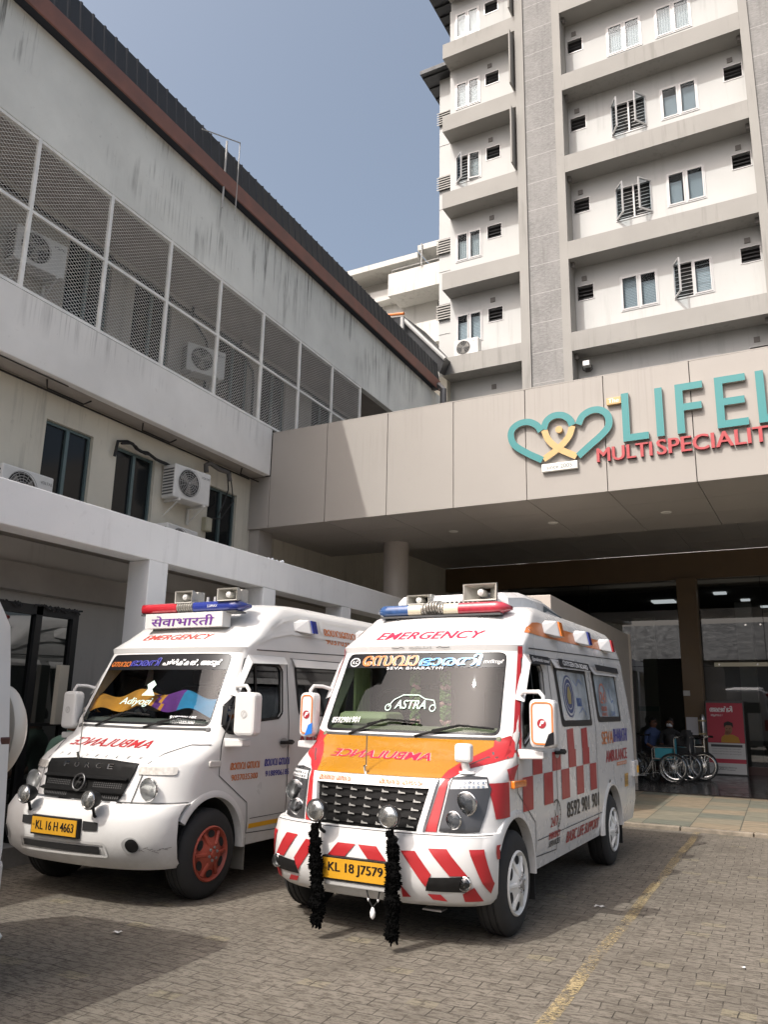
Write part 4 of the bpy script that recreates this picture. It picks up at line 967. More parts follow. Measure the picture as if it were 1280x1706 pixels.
def lv(L, z):
    if z <= L[0][0]: return L[0][1:]
    for a, b in zip(L, L[1:]):
        if z <= b[0]:
            t = (z - a[0]) / (b[0] - a[0]); return tuple(a[i] + (b[i] - a[i]) * t for i in range(1, len(a)))
    return L[-1][1:]
def fyz(L, x, z):
    q = lv(L, z); s = min(abs(x) / q[3], .9999); return q[0] + q[1] * (1 - (1 - s ** q[2]) ** (1 / q[2]))
def hwz(L, z): return lv(L, z)[3]
def front_pt(q, ph):
    s, c = math.sin(ph), math.cos(ph); e = 2 / q[2]
    return q[3] * math.copysign(abs(s) ** e, s), q[0] + q[1] * (1 - abs(c) ** e)
NF, NS, NR = 16, 26, 5
def ring(q, z):
    pts = []; 
    for i in range(NF + 1): pts.append(front_pt(q, math.pi / 2 * i / NF))
    y0 = q[0] + q[1]; yr = q[4]; dr = .10
    for i in range(1, NS + 1): pts.append((q[3], y0 + (yr - dr - y0) * i / NS))
    for i in range(1, NR + 1):
        a = math.pi / 2 * i / NR; e = 2 / 4; pts.append((q[3] * 1.0 - .10 * (1 - math.cos(a) ** e) if i < NR else q[3] - .10, yr - dr + dr * math.sin(a) ** e))
    R_ = [(x, y, z) for x, y in pts]; Lf = [(-x, y, z) for x, y in pts[1:]][::-1]
    return R_ + Lf
def bool_cut(o, cutters):
    for c in cutters:
        md = o.modifiers.new('cut', 'BOOLEAN'); md.operation = 'DIFFERENCE'; md.object = c; md.solver = 'EXACT'
    bpy.context.view_layer.update()
    me = bpy.data.meshes.new_from_object(o.evaluated_get(bpy.context.evaluated_depsgraph_get()))
    o.modifiers.clear(); old = o.data; o.data = me; bpy.data.meshes.remove(old)
    for c in cutters: bpy.data.objects.remove(c)
def rpoly(x0, x1, z0, z1, r, n=4, x2=None, x3=None):
    """rounded quadrilateral; x0,x1 bottom, x2,x3 top"""
    x2 = x0 if x2 is None else x2; x3 = x1 if x3 is None else x3
    C = [Vector((x0, z0)), Vector((x1, z0)), Vector((x3, z1)), Vector((x2, z1))]; out = []
    for i in range(4):
        p, a, b = C[i], C[i - 1], C[(i + 1) % 4]; u = (a - p).normalized() * r; w = (b - p).normalized() * r
        for k in range(n + 1):
            t = k / n; out.append(tuple((1 - t) ** 2 * (p + u) + 2 * t * (1 - t) * p + t * t * (p + w)))
    return out
def wheel(parent, loc, side, style):
    x = loc[0]; w = MB(); T = .105
    pr = [(.20, -T), (.27, -T - .004), (.32, -T + .01), (.343, -T + .035), (.348, -.05), (.340, -.047), (.340, -.037), (.348, -.034), (.348, -.005), (.340, -.003), (.340, .007), (.348, .01), (.348, .04), (.340, .043), (.340, .053), (.348, .056), (.343, T - .035), (.32, T - .01), (.27, T + .004), (.20, T)]
    w.lathe(pr, loc, 'x', 48)
    wo = w.build('wheel', RUBBER, parent, smooth=35)
    rm = MB(); s = side; X = x + s * (T - .005)
    def rl(prof, mi=0, n=40): rm.lathe([(r, s * h) for r, h in prof], (X, loc[1], loc[2]), 'x', n, mi)
    col = {'white': mat('white_wheel_trim', (.62, .62, .60), .4, var=.08, vs=9), 'red': mat('red_wheel_paint', (.29, .052, .03), .5, var=.2, vs=9)}[style]
    rl([(.215, -.06), (.215, .012), (.205, .02), (.196, .008), (.18, -.012), (.15, -.002), (.10, .018), (.075, .03), (.065, .034), (.0, .036)])
    for k in range(6):   # hand holes between raised spokes
        a = 2 * math.pi * (k + .5) / 6; c, q = math.cos(a), math.sin(a); cx, cy = .152 * c, .152 * q
        pts = []
        for i in range(14):
            b = 2 * math.pi * i / 14; dr, dt = .030 * math.cos(b), .042 * math.sin(b)
            pts.append((X + s * (.006 - .10 * dr), loc[1] + cx + dr * c - dt * q, loc[2] + cy + dr * q + dt * c))
        rm.poly(pts, 1)
    for k in range(6):
        a = 2 * math.pi * k / 6; c, q = math.cos(a), math.sin(a)
        rm.tube([(X + s * .02, loc[1] + .075 * c, loc[2] + .075 * q), (X + s * .008, loc[1] + .14 * c, loc[2] + .14 * q), (X + s * -.002, loc[1] + .185 * c, loc[2] + .185 * q)], .018, 6, rs=[.02, .016, .018])
        rm.lathe([(0, s * .046), (.011, s * .044), (.013, s * .03)], (X, loc[1] + .05 * math.cos(a + .3), loc[2] + .05 * math.sin(a + .3)), 'x', 8, 2)
    rm.lathe([(0, s * .05), (.028, s * .048), (.034, s * .03)], (X, loc[1], loc[2]), 'x', 16, 0 if style == 'red' else 2)
    rm.build('rim', [col, BLACKM, mat('wheel_nut_metal', (.3, .3, .3), .45, metal=.6)], wo, smooth=35, recalc=True)
def horn(parent, c, w=.30, h=.145):
    """rectangular re-entrant horn loudspeaker facing -y"""
    x, y, z = c; m = MB()
    def rr(a, b, yy): return [(x + sx * a, yy, z + sz * b) for sx, sz in ((-1, -1), (1, -1), (1, 1), (-1, 1))]
    secs = [rr(w / 2, h / 2, y), rr(w / 2 - .008, h / 2 - .008, y + .004), rr(w * .32, h * .32, y + .09), rr(.05, .05, y + .14), rr(.05, .05, y + .145)]
    out = [rr(w / 2 + .004, h / 2 + .004, y), rr(w / 2 + .004, h / 2 + .004, y + .02), rr(w * .34, h * .36, y + .12), rr(.065, .065, y + .15), rr(.07, .07, y + .24)]
    for S_ in (secs, out):
        vs = [p for s in S_ for p in s]; m.add(vs, [(4 * i + k, 4 * i + (k + 1) % 4, 4 * i + 4 + (k + 1) % 4, 4 * i + 4 + k) for i in range(len(S_) - 1) for k in range(4)], 0)
    m.lathe([(.0, -.01), (.028, .0), (.034, .03), (.03, .12)], (x, y + .02, z), 'y', 14, 1)
    o = m.build('loudspeaker', [mat('cream_horn_plastic', (.40, .39, .35), .6, var=.12, vs=9), mat('horn_cone', (.55, .55, .53), .5)], parent, smooth=30)
    b = MB(); b.tube([(x, y + .16, z - .05), (x, y + .14, z - h / 2 - .06)], .014, 6); b.box(x - .05, x + .05, y + .08, y + .2, z - h / 2 - .075, z - h / 2 - .06); b.build('speaker_bracket', STEEL, o)
def make_ambulance(style):
    A = style == 'striped'
    if A: t = thing('ambulance', 'striped ambulance with orange bonnet, red chequer band and black tassels at the front', 'ambulance', (-2.70, 6.0, 0), -math.atan(.04), 'ambulances parked by the porch')
    else: t = thing('ambulance', 'plain white ambulance with red wheels, black grille and yellow plate parked beside the walkway', 'ambulance', (-5.23, 5.76, 0), -math.atan(.03), 'ambulances parked by the porch')
    WP = WHITE if A else WHITE2
    L = LV + (TOP_A if A else TOP_B); BL = BA2 if A else BA1
    e = .006
    def fmap(LL, x, z, d):
        q = lv(LL, z); s_ = min(abs(x) / q[3], .9999); ph = math.asin(s_ ** (q[2] / 2)); o = e + d
        return (x + math.copysign(math.sin(ph) ** 1.5 * o, x), q[0] + q[1] * (1 - (1 - s_ ** q[2]) ** (1 / q[2])) - o * math.cos(ph) ** .5, z)
    mf = lambda x, z, d=0: fmap(L, x, z, d)
    mbp = lambda x, z, d=0: fmap(BL, x, z, d)
    def ms(y, z, d=0):
        q = lv(L, z); k = 1 - (y - q[0]) / q[1]
        if k <= 0: return (q[3] + e - .002 + d, y, z)
        k = min(k, .999); s_ = (1 - k ** q[2]) ** (1 / q[2]); return (q[3] * s_ + e + d, y - (d + e) * k, z)
    def msl(y, z, d=0):
        p = ms(y, z, d); return (-p[0], p[1], p[2])
    def mp(ph, z, d=0):
        q = lv(L, z); x, y = front_pt(q, ph); n = Vector((math.sin(ph), -math.cos(ph))) * (e + d); return (x + n.x, y + n.y, z)
    # ---- shell
    b = MB(); zs = []
    for a, c in zip(L, L[1:]):
        k = max(1, int((c[0] - a[0]) / .09))
        zs += [a[0] + (c[0] - a[0]) * i / k for i in range(k)]
    zs.append(L[-1][0]); N = 0; vs = []
    for z in zs: r_ = ring(lv(L, z), z); N = len(r_); vs += r_
    fs = [(i * N + k, i * N + (k + 1) % N, (i + 1) * N + (k + 1) % N, (i + 1) * N + k) for i in range(len(zs) - 1) for k in range(N)]
    fs += [tuple(range(N - 1, -1, -1)), tuple(range((len(zs) - 1) * N, len(zs) * N))]
    b.add(vs, fs); body = b.build('body', [WP, mat('dark_cab_lining', (.035, .036, .034), .8)], t)
    C = []
    c = MB()
    for y in (0, 3.1):
        for s in (-1, 1): c.cyl((s * .42, y, .37), (s * 1.3, y, .37), .42, 40)
    C.append(c.build('cutter', WP, t))
    c = MB(); c.prism([(.24, .95), (.24, 1.38), (.56, 2.03), (2.2, 2.03), (2.2, .95)], lambda y, z: (-.80, y, z), lambda y, z: (.80, y, z)); C.append(c.build('cutter', WP, t))
    c = MB(); c.prism(rpoly(-.775, .775, 1.345, 1.99, .06, 4, -.735, .735), lambda x, z: (x, -.5, z), lambda x, z: (x, .75, z)); C.append(c.build('cutter', WP, t))
    DW = [(.20, 1.30), (.24, 1.27), (.40, 1.34), (.55, 1.42), (.80, 1.44), (.86, 1.49), (.89, 1.86), (.84, 1.91), (.56, 1.91), (.50, 1.88), (.24, 1.50)]
    if not A: DW = [(.10, 1.36), (.14, 1.30), (.22, 1.29), (.42, 1.37), (.62, 1.40), (.90, 1.42), (.96, 1.47), (.98, 1.86), (.93, 1.91), (.56, 1.91), (.50, 1.88), (.16, 1.52)]
    c = MB(); c.prism(DW, lambda y, z: (-1.2, y, z), lambda y, z: (1.2, y, z)); C.append(c.build('cutter', WP, t))
    bool_cut(body, C)
    me = body.data
    for p in me.polygons:
        q = p.center
        inside = abs(q.x) <= .803 and .93 < q.z < 2.035 and q.y > .2 + max(0, (q.z - 1.38)) * .45 - .0 and q.y < 2.25 and not (abs(q.x) > .79 and abs(p.normal.x) < .3 and q.z > 1.3)
        well = q.z < .81 and abs(q.x) < .885 and (math.hypot(q.y, q.z - .37) < .445 or math.hypot(q.y - 3.1, q.z - .37) < .445)
        p.material_index = 1 if (inside or well) else 0
        p.use_smooth = True
    me.set_sharp_from_angle(angle=R(32)); body.modifiers.new('weighted', 'WEIGHTED_NORMAL').keep_sharp = True
    # ---- glazing
    g = MB()
    def wsp(a, c, off):
        z = 1.335 + .665 * c; x = (-1 + 2 * a) * (.785 - .04 * c); p = mf(x, z); return (p[0], p[1] + off, p[2])
    g.grid(lambda a, c: wsp(a, c, .012), 16, 10); g.build('windscreen', WSGLASS, t, smooth=60)
    g = MB(); zt = 1.865 if A else 1.84
    g.decal(rpoly(-.748, .748, zt, 1.985, .02, 3, -.73, .73), lambda x, z: mf(x, z, -.012)); 
    o = rpoly(-.785, .785, 1.335, 2.0, .06, 4, -.745, .745); i_ = rpoly(-.755, .755, 1.365, 1.985, .06, 4, -.722, .722)
    for k in range(len(o)):
        k2 = (k + 1) % len(o); n = max(1, int((Vector(o[k2]) - Vector(o[k])).length / .06))
        for u in range(n):
            f = lambda P, tt: tuple(Vector(P[k]) + (Vector(P[k2]) - Vector(P[k])) * tt)
            g.quad(mf(*f(o, u / n), -.009), mf(*f(o, (u + 1) / n), -.009), mf(*f(i_, (u + 1) / n), -.009), mf(*f(i_, u / n), -.009))
    g.build('windscreen_band', BLACKF, t, smooth=60)
    for fn in (ms, msl):
        g = MB(); g.decal(DW, lambda y, z: fn(y, z, -.02), L=.2); g.build('side_window', DARKGL, t)
        g = MB(); yd = .60 if A else .56; g.ribbon([(yd, 1.42), (yd, 1.90)], .03, lambda y, z: fn(y, z, -.012)); g.ribbon(DW + DW[:1], .025, lambda y, z: fn(y, z, .0)); g.build('window_seal', BLACKP, t)
    W2 = [rpoly(1.30, 2.38, 1.40, 1.945, .05, 3, 1.22, 2.34), rpoly(2.63, 3.72, 1.43, 1.965, .05, 3, 2.58, 3.68)] if A else [rpoly(1.24, 2.5, 1.43, 1.93, .07, 4, 1.18, 2.5), rpoly(2.75, 3.75, 1.43, 1.95, .07, 4, 2.7, 3.7)]
    PRINT = mat('printed_window_film', (.36, .42, .47), .15, var=.45, vs=3.5, coat=.3) if A else DARKGL
    for fn, vis in ((ms, 1), (msl, 0)):
        for w in W2:
            g = MB(); g.decal(w, fn, 0, .3); wo = g.build('side_window', BLACKF, t)
            cx = sum(p[0] for p in w) / len(w); cz = sum(p[1] for p in w) / len(w)
            if A:
                g = MB(); g.decal([(cx + (p[0] - cx) * .87, cz + (p[1] - cz) * .80) for p in w], lambda y, z: fn(y, z, .003), 0, .3); g.build('window_film', PRINT, wo)
            else:
                g = MB(); g.decal([(cx + (p[0] - cx) * .95, cz + (p[1] - cz) * .93) for p in w], lambda y, z: fn(y, z, .003), 0, .3); g.build('pane', mat('glossy_dark_pane', (.012, .012, .012), .05, spec=.8), wo)
    # ---- cab interior
    i_ = MB(); i_.prism([(.05, 1.0), (.02, 1.33), (.16, 1.40), (.42, 1.38), (.55, 1.28), (.5, 1.0)], lambda y, z: (-.79, y, z), lambda y, z: (.79, y, z))
    i_.build('dashboard', mat('pale_green_dash' if A else 'grey_dash', (.16, .17, .11) if A else (.12, .12, .12), .7), t, bevel=.02)
    if A:
        i_ = MB(); i_.box(-.70, -.22, .10, .45, 1.39, 1.50); i_.build('instrument_cowl', mat('pale_green_cowl', (.30, .34, .19), .6), t, bevel=.05)
    else:
        mc = [mat('saffron_cloth', (.65, .27, .04), .9, var=.3, vs=6), mat('violet_cloth', (.16, .03, .26), .9, var=.3, vs=6), mat('sky_blue_cloth', (.03, .24, .5), .9, var=.3, vs=6)]
        i_ = MB()
        i_.grid(lambda a, c: (-.77 + 1.5 * a, .12 + .36 * c, 1.44 + .15 * math.sin(math.pi * min(1, c * 1.2)) + .03 * math.sin(a * 17 + c * 5) + .05 * math.sin(a * 3.1)), 40, 8)
        for k in range(len(i_.f)): a = (k // 8) / 40; i_.m[k] = 0 if a < .54 + .05 * math.sin(k) else (1 if (a < .72 or k % 8 > 5) else 2)
        i_.build('dash_cloth', mc, t, smooth=70)
    for x in (-.40, .42):
        i_ = MB(); i_.box(x - .25, x + .25, .75, 1.25, 1.0, 1.18); i_.box(x - .25, x + .25, 1.25, 1.38, 1.18, 1.72); i_.box(x - .13, x + .13, 1.27, 1.36, 1.74, 1.90); i_.build('cab_seat', mat('dark_seat_vinyl', (.05, .03, .03), .6), t, bevel=.04)
    i_ = MB(); cx = -.36
    i_.tube([(cx + .2 * math.cos(a), .56 - .09 * math.sin(a), 1.52 + .17 * math.sin(a)) for a in [2 * math.pi * k / 32 for k in range(32)]], .014, 8, closed=True)
    for a in (.0, math.pi, -math.pi / 2): i_.tube([(cx, .56, 1.5), (cx + .19 * math.cos(a), .56 - .09 * math.sin(a), 1.52 + .17 * math.sin(a))], .014, 6)
    i_.tube([(cx, .57, 1.5), (cx, .3, 1.3)], .03, 8); i_.build('steering_wheel', BLACKP, t, smooth=50)
    i_ = MB(); i_.box(-.13, .13, .40, .42, 1.86, 1.93); i_.build('cab_mirror', BLACKP, t, bevel=.01)
    if A:
        for gx, nm in ((-.11, 0), (.17, 1)):
            i_ = MB()
            for k in range(40):
                z = 1.84 - .011 * k; 
                for q in range(4):
                    a = random.random() * 6.28; i_.tube([(gx + .02 * math.cos(a), .40 + .02 * math.sin(a), z), (gx + .045 * math.cos(a), .40 + .045 * math.sin(a), z - .012)], .012, 5, mi=0 if (k % 13 < 10) else 1)
            i_.build('flower_string', [mat('green_petals', (.16, .26, .08), .8), mat('pink_petals', (.55, .3, .3), .8)], t)
        for x in (-.73, .73):
            i_ = MB(); i_.grid(lambda a, c: (x + .02 * math.sin(c * 30), .42 + .3 * c, 1.38 + .58 * a), 4, 24); i_.build('cab_curtain', mat('pale_green_curtain', (.35, .40, .22), .9), t, smooth=60)
    i_ = MB(); i_.box(-.8, .8, 2.18, 2.2, .95, 2.03); i_.build('partition', mat('partition_panel', (.10, .105, .10), .7), t)
    # ---- bumper
    bm_ = MB(); ph = R(84); sec = [(BL[0][0], BL[0][1] + .12, *BL[0][2:])] + BL + [(BL[-1][0] + .015, BL[-1][1] + .03, *BL[-1][2:]), (BL[-1][0] + .016, BL[-1][1] + .14, *BL[-1][2:4], BL[-1][4] - .02)]
    K = 40; vs = [(*front_pt((q[1], q[2], q[3], q[4]), -ph + 2 * ph * i / K), q[0]) for q in sec for i in range(K + 1)]
    bm_.add(vs, [(j * (K + 1) + i, j * (K + 1) + i + 1, (j + 1) * (K + 1) + i + 1, (j + 1) * (K + 1) + i) for j in range(len(sec) - 1) for i in range(K)])
    bm_.build('bumper', WP, t, smooth=38)
    # ---- arches, sills, wheels, flaps
    for s in (-1, 1):
        for y in (0, 3.1):
            a_ = MB(); Pn = []
            for k in range(25):
                th = R(-4) + R(188) * k / 24 if y else R(-4) + R(150) * k / 24
                for r, dx in ((.412, -.06), (.412, .014), (.432, .018), (.468, .004), (.474, -.02)): Pn.append((s * (.895 + dx), y + r * math.cos(th), .37 + r * math.sin(th)))
            a_.add(Pn, [(i * 5 + k, i * 5 + k + 1, i * 5 + 6 + k, i * 5 + 5 + k) for i in range(24) for k in range(4)]); a_.build('wheel_arch', WP, t, smooth=50)
            wheel(t, (s * (.80 if y == 0 else .79), y, .345), s, 'white' if A else 'red')
        for y in (.50, 3.62):
            f = MB(); f.box(s * .66, s * .87, y, y + .012, .14, .48); f.build('mud_flap', BLACKM if A else mat('grey_mud_flap', (.16, .15, .13), .8), t)
    f = MB(); f.box(-.62, .62, -.4, 4.2, .30, .44); f.cyl((-.72, 0, .345), (.72, 0, .345), .05); f.cyl((-.72, 3.1, .345), (.72, 3.1, .345), .06); f.box(-.3, .3, 2.95, 3.3, .22, .45); f.build('chassis', BLACKM, t)
    # ---- panel gaps, one object each
    gaps = []
    for fn in (ms, msl):
        gaps += [([(.06, 1.18), (.16, 1.40), (.40, 1.945), (1.02, 1.96), (1.06, 1.93), (1.08, .42)], .011, fn), ([(.06, 1.18), (.05, .95), (.46, .70), (.50, .44), (1.08, .42)], .008, fn),
                 ([(1.12, 1.985), (2.45, 2.005)], .007, fn), ([(2.48, 2.0), (2.5, .44)], .009, fn), ([(.56, 2.035), (4.1, 2.14)], .010, fn), ([(.52, .56), (2.64, .56)], .006, fn)]
    for s in (-1, 1): gaps.append(([(s * x, z) for x, z in ((.53, .72), (.575, 1.06), (.62, 1.13), (.74, 1.20), (.86, 1.20))], .008, mf))
    gaps.append(([(-.77, 1.325), (0, 1.318), (.77, 1.325)], .02, mf))
    for pth_, w_, fn in gaps: MB().ribbon(pth_, w_, fn).build('panel_gap', GROOVE, t)
    # ---- wipers and antenna
    w = MB()
    for pts in (((-.50, 1.325), (-.20, 1.44)), ((.10, 1.325), (.46, 1.415))): w.tube([mf(pts[0][0], pts[0][1], .01), mf(pts[1][0], pts[1][1], .03)], .009, 6)
    for pts in (((-.34, 1.405), (-.16, 1.445), (.12, 1.43)), ((.24, 1.37), (.46, 1.415), (.72, 1.395))): w.tube([mf(p[0], p[1], .02) for p in pts], .008, 6)
    w.build('wiper', BLACKP, t)
    w = MB(); ax = -.07 if A else -.16; z1_ = 1.34 if A else 1.47
    w.tube([(ax, -.50, 1.06), (ax, -.52, 1.12)], .012, 8); w.tube([(ax, -.50, 1.1), (ax, -.50, z1_)], .005, 6); 
    if not A: w.tube([(ax, -.50, z1_ - .02), (ax, -.50, z1_ + .02)], .01, 8)
    w.build('aerial', CHROME, t)
    # ---- mirrors
    for s in (-1, 1):
        x0, x1, y, zb, zt_ = (1.0, 1.2, .10, 1.27, 1.62) if s > 0 else (-1.05, -.90, .1, 1.28, 1.65)
        if not A: x0, x1, zb, zt_ = (1.02, 1.24, 1.28, 1.64) if s > 0 else (-1.06, -.88, 1.28, 1.63)
        m = MB(); m.prism(rpoly(x0, x1, zb, zt_, .05, 4), lambda x, z: (x, y - .055, z), lambda x, z: (x, y + .06, z)); mo = m.build('wing_mirror', WP, t, bevel=.025)
        m = MB(); m.prism(rpoly(x0 + .02, x1 - .02, zb + .02, zt_ - .02, .04, 4), lambda x, z: (x, y + .0605, z), lambda x, z: (x, y + .064, z)); m.build('mirror_glass', CHROME, mo)
        m = MB(); xm = (x0 + x1) / 2; bx = s * .86
        m.tube([(bx, .28, zt_ + .03), (bx + s * .06, .2, zt_ + .055), (xm - s * .03, y, zt_ + .055), (xm, y, zt_ + .02), (xm, y, zt_ - .03)], .016, 8); m.build('mirror_arm', WP, mo, smooth=50)
        m = MB(); m.prism([(s * .88, 1.18), (s * 1.09, 1.19), (s * 1.09, 1.245), (s * .88, 1.255)], lambda x, z: (x, .10, z), lambda x, z: (x, .22, z)); m.build('mirror_bracket', WP, mo, bevel=.01)
        fm = lambda x, z, d=0: (x, y - .058 - d, z)
        if A:
            m = MB(); m.ribbon(rpoly(x0 + .025, x1 - .02, zb + .03, zt_ - .025, .04, 4) + [rpoly(x0 + .025, x1 - .02, zb + .03, zt_ - .025, .04, 4)[0]], .012, fm); m.build('mirror_stripe', ORANGE2, mo)
            m = MB(); m.decal([(x1 - .085, zb + .01), (x1 - .01, zb + .03), (x1 - .01, zb + .12), (x1 - .05, zb + .10)], lambda x, z: fm(x, z, .001)); m.build('mirror_patch', BLACKF if s > 0 else BLUE, mo)
        m = MB(); cz = (zb + zt_) / 2; m.decal(blob(xm, cz, .034, .034), lambda x, z: fm(x, z, .0005)); m.build('mirror_badge', mat('maroon_badge', (.3, .02, .03), .4) if A else mat('grey_badge', (.5, .5, .49), .4), mo)
        m = MB(); q = lambda x, z: fm(x, z, .0015)
        if A: m.decal([(xm - .018, cz - .018), (xm - .008, cz - .018), (xm - .002, cz - .002), (xm + .012, cz - .002), (xm + .015, cz + .006), (xm + .001, cz + .006), (xm + .004, cz + .012), (xm + .022, cz + .012), (xm + .024, cz + .02), (xm - .004, cz + .02)], q)
        else: m.ribbon(blob(xm, cz, .026, .026) + blob(xm, cz, .026, .026)[:1], .005, q); m.ribbon([(xm - .012, cz - .016), (xm + .004, cz + .016), (xm + .018, cz + .016)], .006, q)
        m.build('mirror_badge', WHITEF if A else GREY, mo)
    # ---- rain visors over side windows, door handle, rear
    vis = [(.36, .52, .56)]
    for fn, s in ((ms, 1), (msl, -1)):
        m = MB()
        for y0, y1 in ((.44, 1.02), (1.16, 2.42), (2.54, 3.76)):
            m.add([fn(y0, 1.985, .0), fn(y1, 1.995, .0), fn(y1, 1.925, .045), fn(y0, 1.905, .045), fn(y1, 1.925, .035), fn(y0, 1.905, .035)], [(0, 1, 2, 3), (3, 2, 4, 5), (5, 4, 1, 0)])
        m.add([fn(.44, 1.985, 0), fn(.44, 1.905, .045), fn(.25, 1.60, .03), fn(.21, 1.62, 0)], [(0, 1, 2, 3)])
        m.build('rain_visor', WP, t)
        m = MB(); y0, y1 = (1.0, 1.24) if A else (.92, 1.12)
        m.tube([fn(y0, 1.195, .012), fn(y0 + .02, 1.195, .035), fn(y1 - .02, 1.195, .035), fn(y1, 1.195, .012)], .016, 6); m.tube([fn(y1 - .04, 1.195, .0), fn(y1 - .04, 1.195, .04)], .022, 8); m.build('door_handle', BLACKP, t, smooth=50)
        m = MB(); m.decal(blob((y0 + y1) / 2 - .03, 1.19, .07, .045), lambda y, z: fn(y, z, .002)); m.build('handle_cup', GREY, t)
    m = MB()
    for s in (-1, 1): m.box(s * .74, s * .86, 4.33, 4.385, .9, 1.3)
    m.build('tail_lamp', REDL, t, bevel=.01)
    m = MB(); m.box(-.8, .8, 4.33, 4.46, .36, .52); m.build('rear_bumper', DGREY, t, bevel=.02)
    m = MB(); m.box(-.62, .62, 4.255, 4.30, 1.45, 1.95); m.build('rear_window', BLACKF, t)
    m = MB(); m.box(.895, .93, 4.16, 4.40, .80, .98) if A else m.box(.895, .9, 4.2, 4.4, .8, .9); m.build('rear_marker', WP, t, bevel=.01)
    m = MB(); m.box(.931, .935, 4.3, 4.38, .84, .92); m.build('rear_marker', YREFL, t)
    # ---- light bar, loudspeakers
    yb, zb, hwb = (.70, 2.39, .64) if A else (.60, 2.455, .665)
    m = MB(); segs = [(-hwb, -.30, mat('faded_blue_lens', (.035, .085, .22), .15, coat=1, var=.25, vs=14) if A else REDL), (-.30, -.17, CLEARL if A else STEEL), (-.17, .05, STEEL), (.05, .19, CLEARL if A else BLUEL), (.19, hwb, mat('faded_red_lens', (.40, .03, .05), .15, coat=1, var=.2, vs=14) if A else BLUEL)]
    if not A: segs = [(-hwb, -.14, REDL), (-.14, .07, STEEL), (.07, hwb, BLUEL)]
    def lens(x0, x1, mt, nm, endl=False, endr=False):
        q = MB(); xs = [x0 + (x1 - x0) * k / 8 for k in range(9)]; Pn = []
        for x in xs:
            sc = 1.0
            if endl: sc = min(1, .35 + (x - x0) / .10) if x - x0 < .1 else 1
            if endr: sc = min(1, .35 + (x1 - x) / .10) if x1 - x < .1 else 1
            dy = (.06 if (endl or endr) else 0) * (1 - sc) 
            for k in range(12):
                a = 2 * math.pi * k / 12; c, s_ = math.cos(a), math.sin(a); Pn.append((x, yb + dy + .085 * sc ** .5 * math.copysign(abs(c) ** .6, c), zb + .006 + .054 * sc * math.copysign(abs(s_) ** .6, s_)))
        q.add(Pn, [(i * 12 + k, i * 12 + (k + 1) % 12, i * 12 + 12 + (k + 1) % 12, i * 12 + 12 + k) for i in range(8) for k in range(12)] + [tuple(range(12)), tuple(range(96, 108))])
        return q.build(nm, mt, lb, smooth=50)
    lb = MB(); lb.box(-hwb + .06, hwb - .06, yb - .075, yb + .08, zb - .062, zb - .045)
    lb = lb.build('light_bar', DGREY, t)
    for k, (a, c, mt) in enumerate(segs):
        if mt is STEEL:
            q = MB()
            n = 8 if A else 7
            for i in range(n): x = a + (c - a) * (i + .5) / n; q.lathe([(.0, -.011), (.084, -.011), (.096, -.004), (.096, .004), (.084, .011), (0, .011)], (x, yb, zb + .012 + (.018 if A and .3 < (i + .5) / n < .7 else 0)), 'x', 16, sx=1, sy=.66)
            q.build('siren_ribs', mat('silver_grille', (.42, .40, .36), .35, metal=.5), lb, smooth=40)
        else: lens(a, c, mt, 'lamp_lens', k == 0, k == len(segs) - 1)
    q = MB()
    for x in (-.42, .38): q.tube([(x, yb - .03, zb - .06), (x + .02, yb - .06, zb - .11), (x + .05, yb - .05, zb - .15)], .016, 6); q.tube([(x, yb + .03, zb - .06), (x - .03, yb, zb - .14)], .014, 6)
    q.build('light_bar_bracket', CHROME, lb)
    if not A:
        q = MB(); letters(q, 'LUMAX', .26, .38, zb - .005, zb + .02, lambda x, z, d=0: (x, yb - .088 - d, z)); q.build('lamp_lettering', WHITEF, lb)
        for x, w_, in ((-.06, .22), (.50, .24)): horn(t, (x, .52 if x < 0 else .50, 2.565), w_, .12)
        q = MB(); 
        for x in (.2, .29): q.box(x - .012, x + .012, .58, .60, 2.49, 2.56)
        q.build('roof_clip', GREY, t)
    else:
        horn(t, (.38, .66, 2.535), .31, .15); horn(t, (-.24, .70, 2.50), .22, .085)
        # roof air-conditioning pod
        q = MB(); secs = []
        for y, w_, z0, z1 in ((.86, .50, 2.40, 2.50), (.92, .56, 2.40, 2.56), (1.25, .60, 2.45, 2.60), (1.9, .62, 2.46, 2.60), (2.5, .60, 2.46, 2.54), (2.62, .52, 2.46, 2.50)):
            secs.append([(-w_, y, z0), (-w_ * .98, y, z1 - .05), (-w_ * .88, y, z1), (w_ * .88, y, z1), (w_ * .98, y, z1 - .05), (w_, y, z0)])
        q.add([p for s_ in secs for p in s_], [(i * 6 + k, i * 6 + (k + 1) % 6, i * 6 + 6 + (k + 1) % 6, i * 6 + 6 + k) for i in range(5) for k in range(6)] + [(0, 1, 2, 3, 4, 5), (30, 31, 32, 33, 34, 35)])
        pod = q.build('roof_pod', WP, t, smooth=35)
        q = MB()
        for k in range(9): q.tube([(-.1 + .045 * k, .852, 2.475), (-.1 + .045 * k, .90, 2.475)], .015, 8)
        q.build('pod_vents', BLACKP, pod)
        q = MB(); q.add([(.612, 1.75, 2.40), (.60, 2.45, 2.40), (.60, 2.45, 2.49), (.622, 1.75, 2.53)], [(0, 1, 2, 3)]); q.build('pod_window', mat('tinted_roof_pane', (.12, .15, .17), .1, spec=.7), pod)
    # ---- roof side rib and beacons
    q = MB(); y0, y1 = (.40, 3.45) if A else (.55, 3.9)
    pts = [(.60, 2.17), (.68, 2.22), (.82, 2.272), (1.0, 2.29), (y1, 2.31), (y1, 2.20), (1.05, 2.165)]
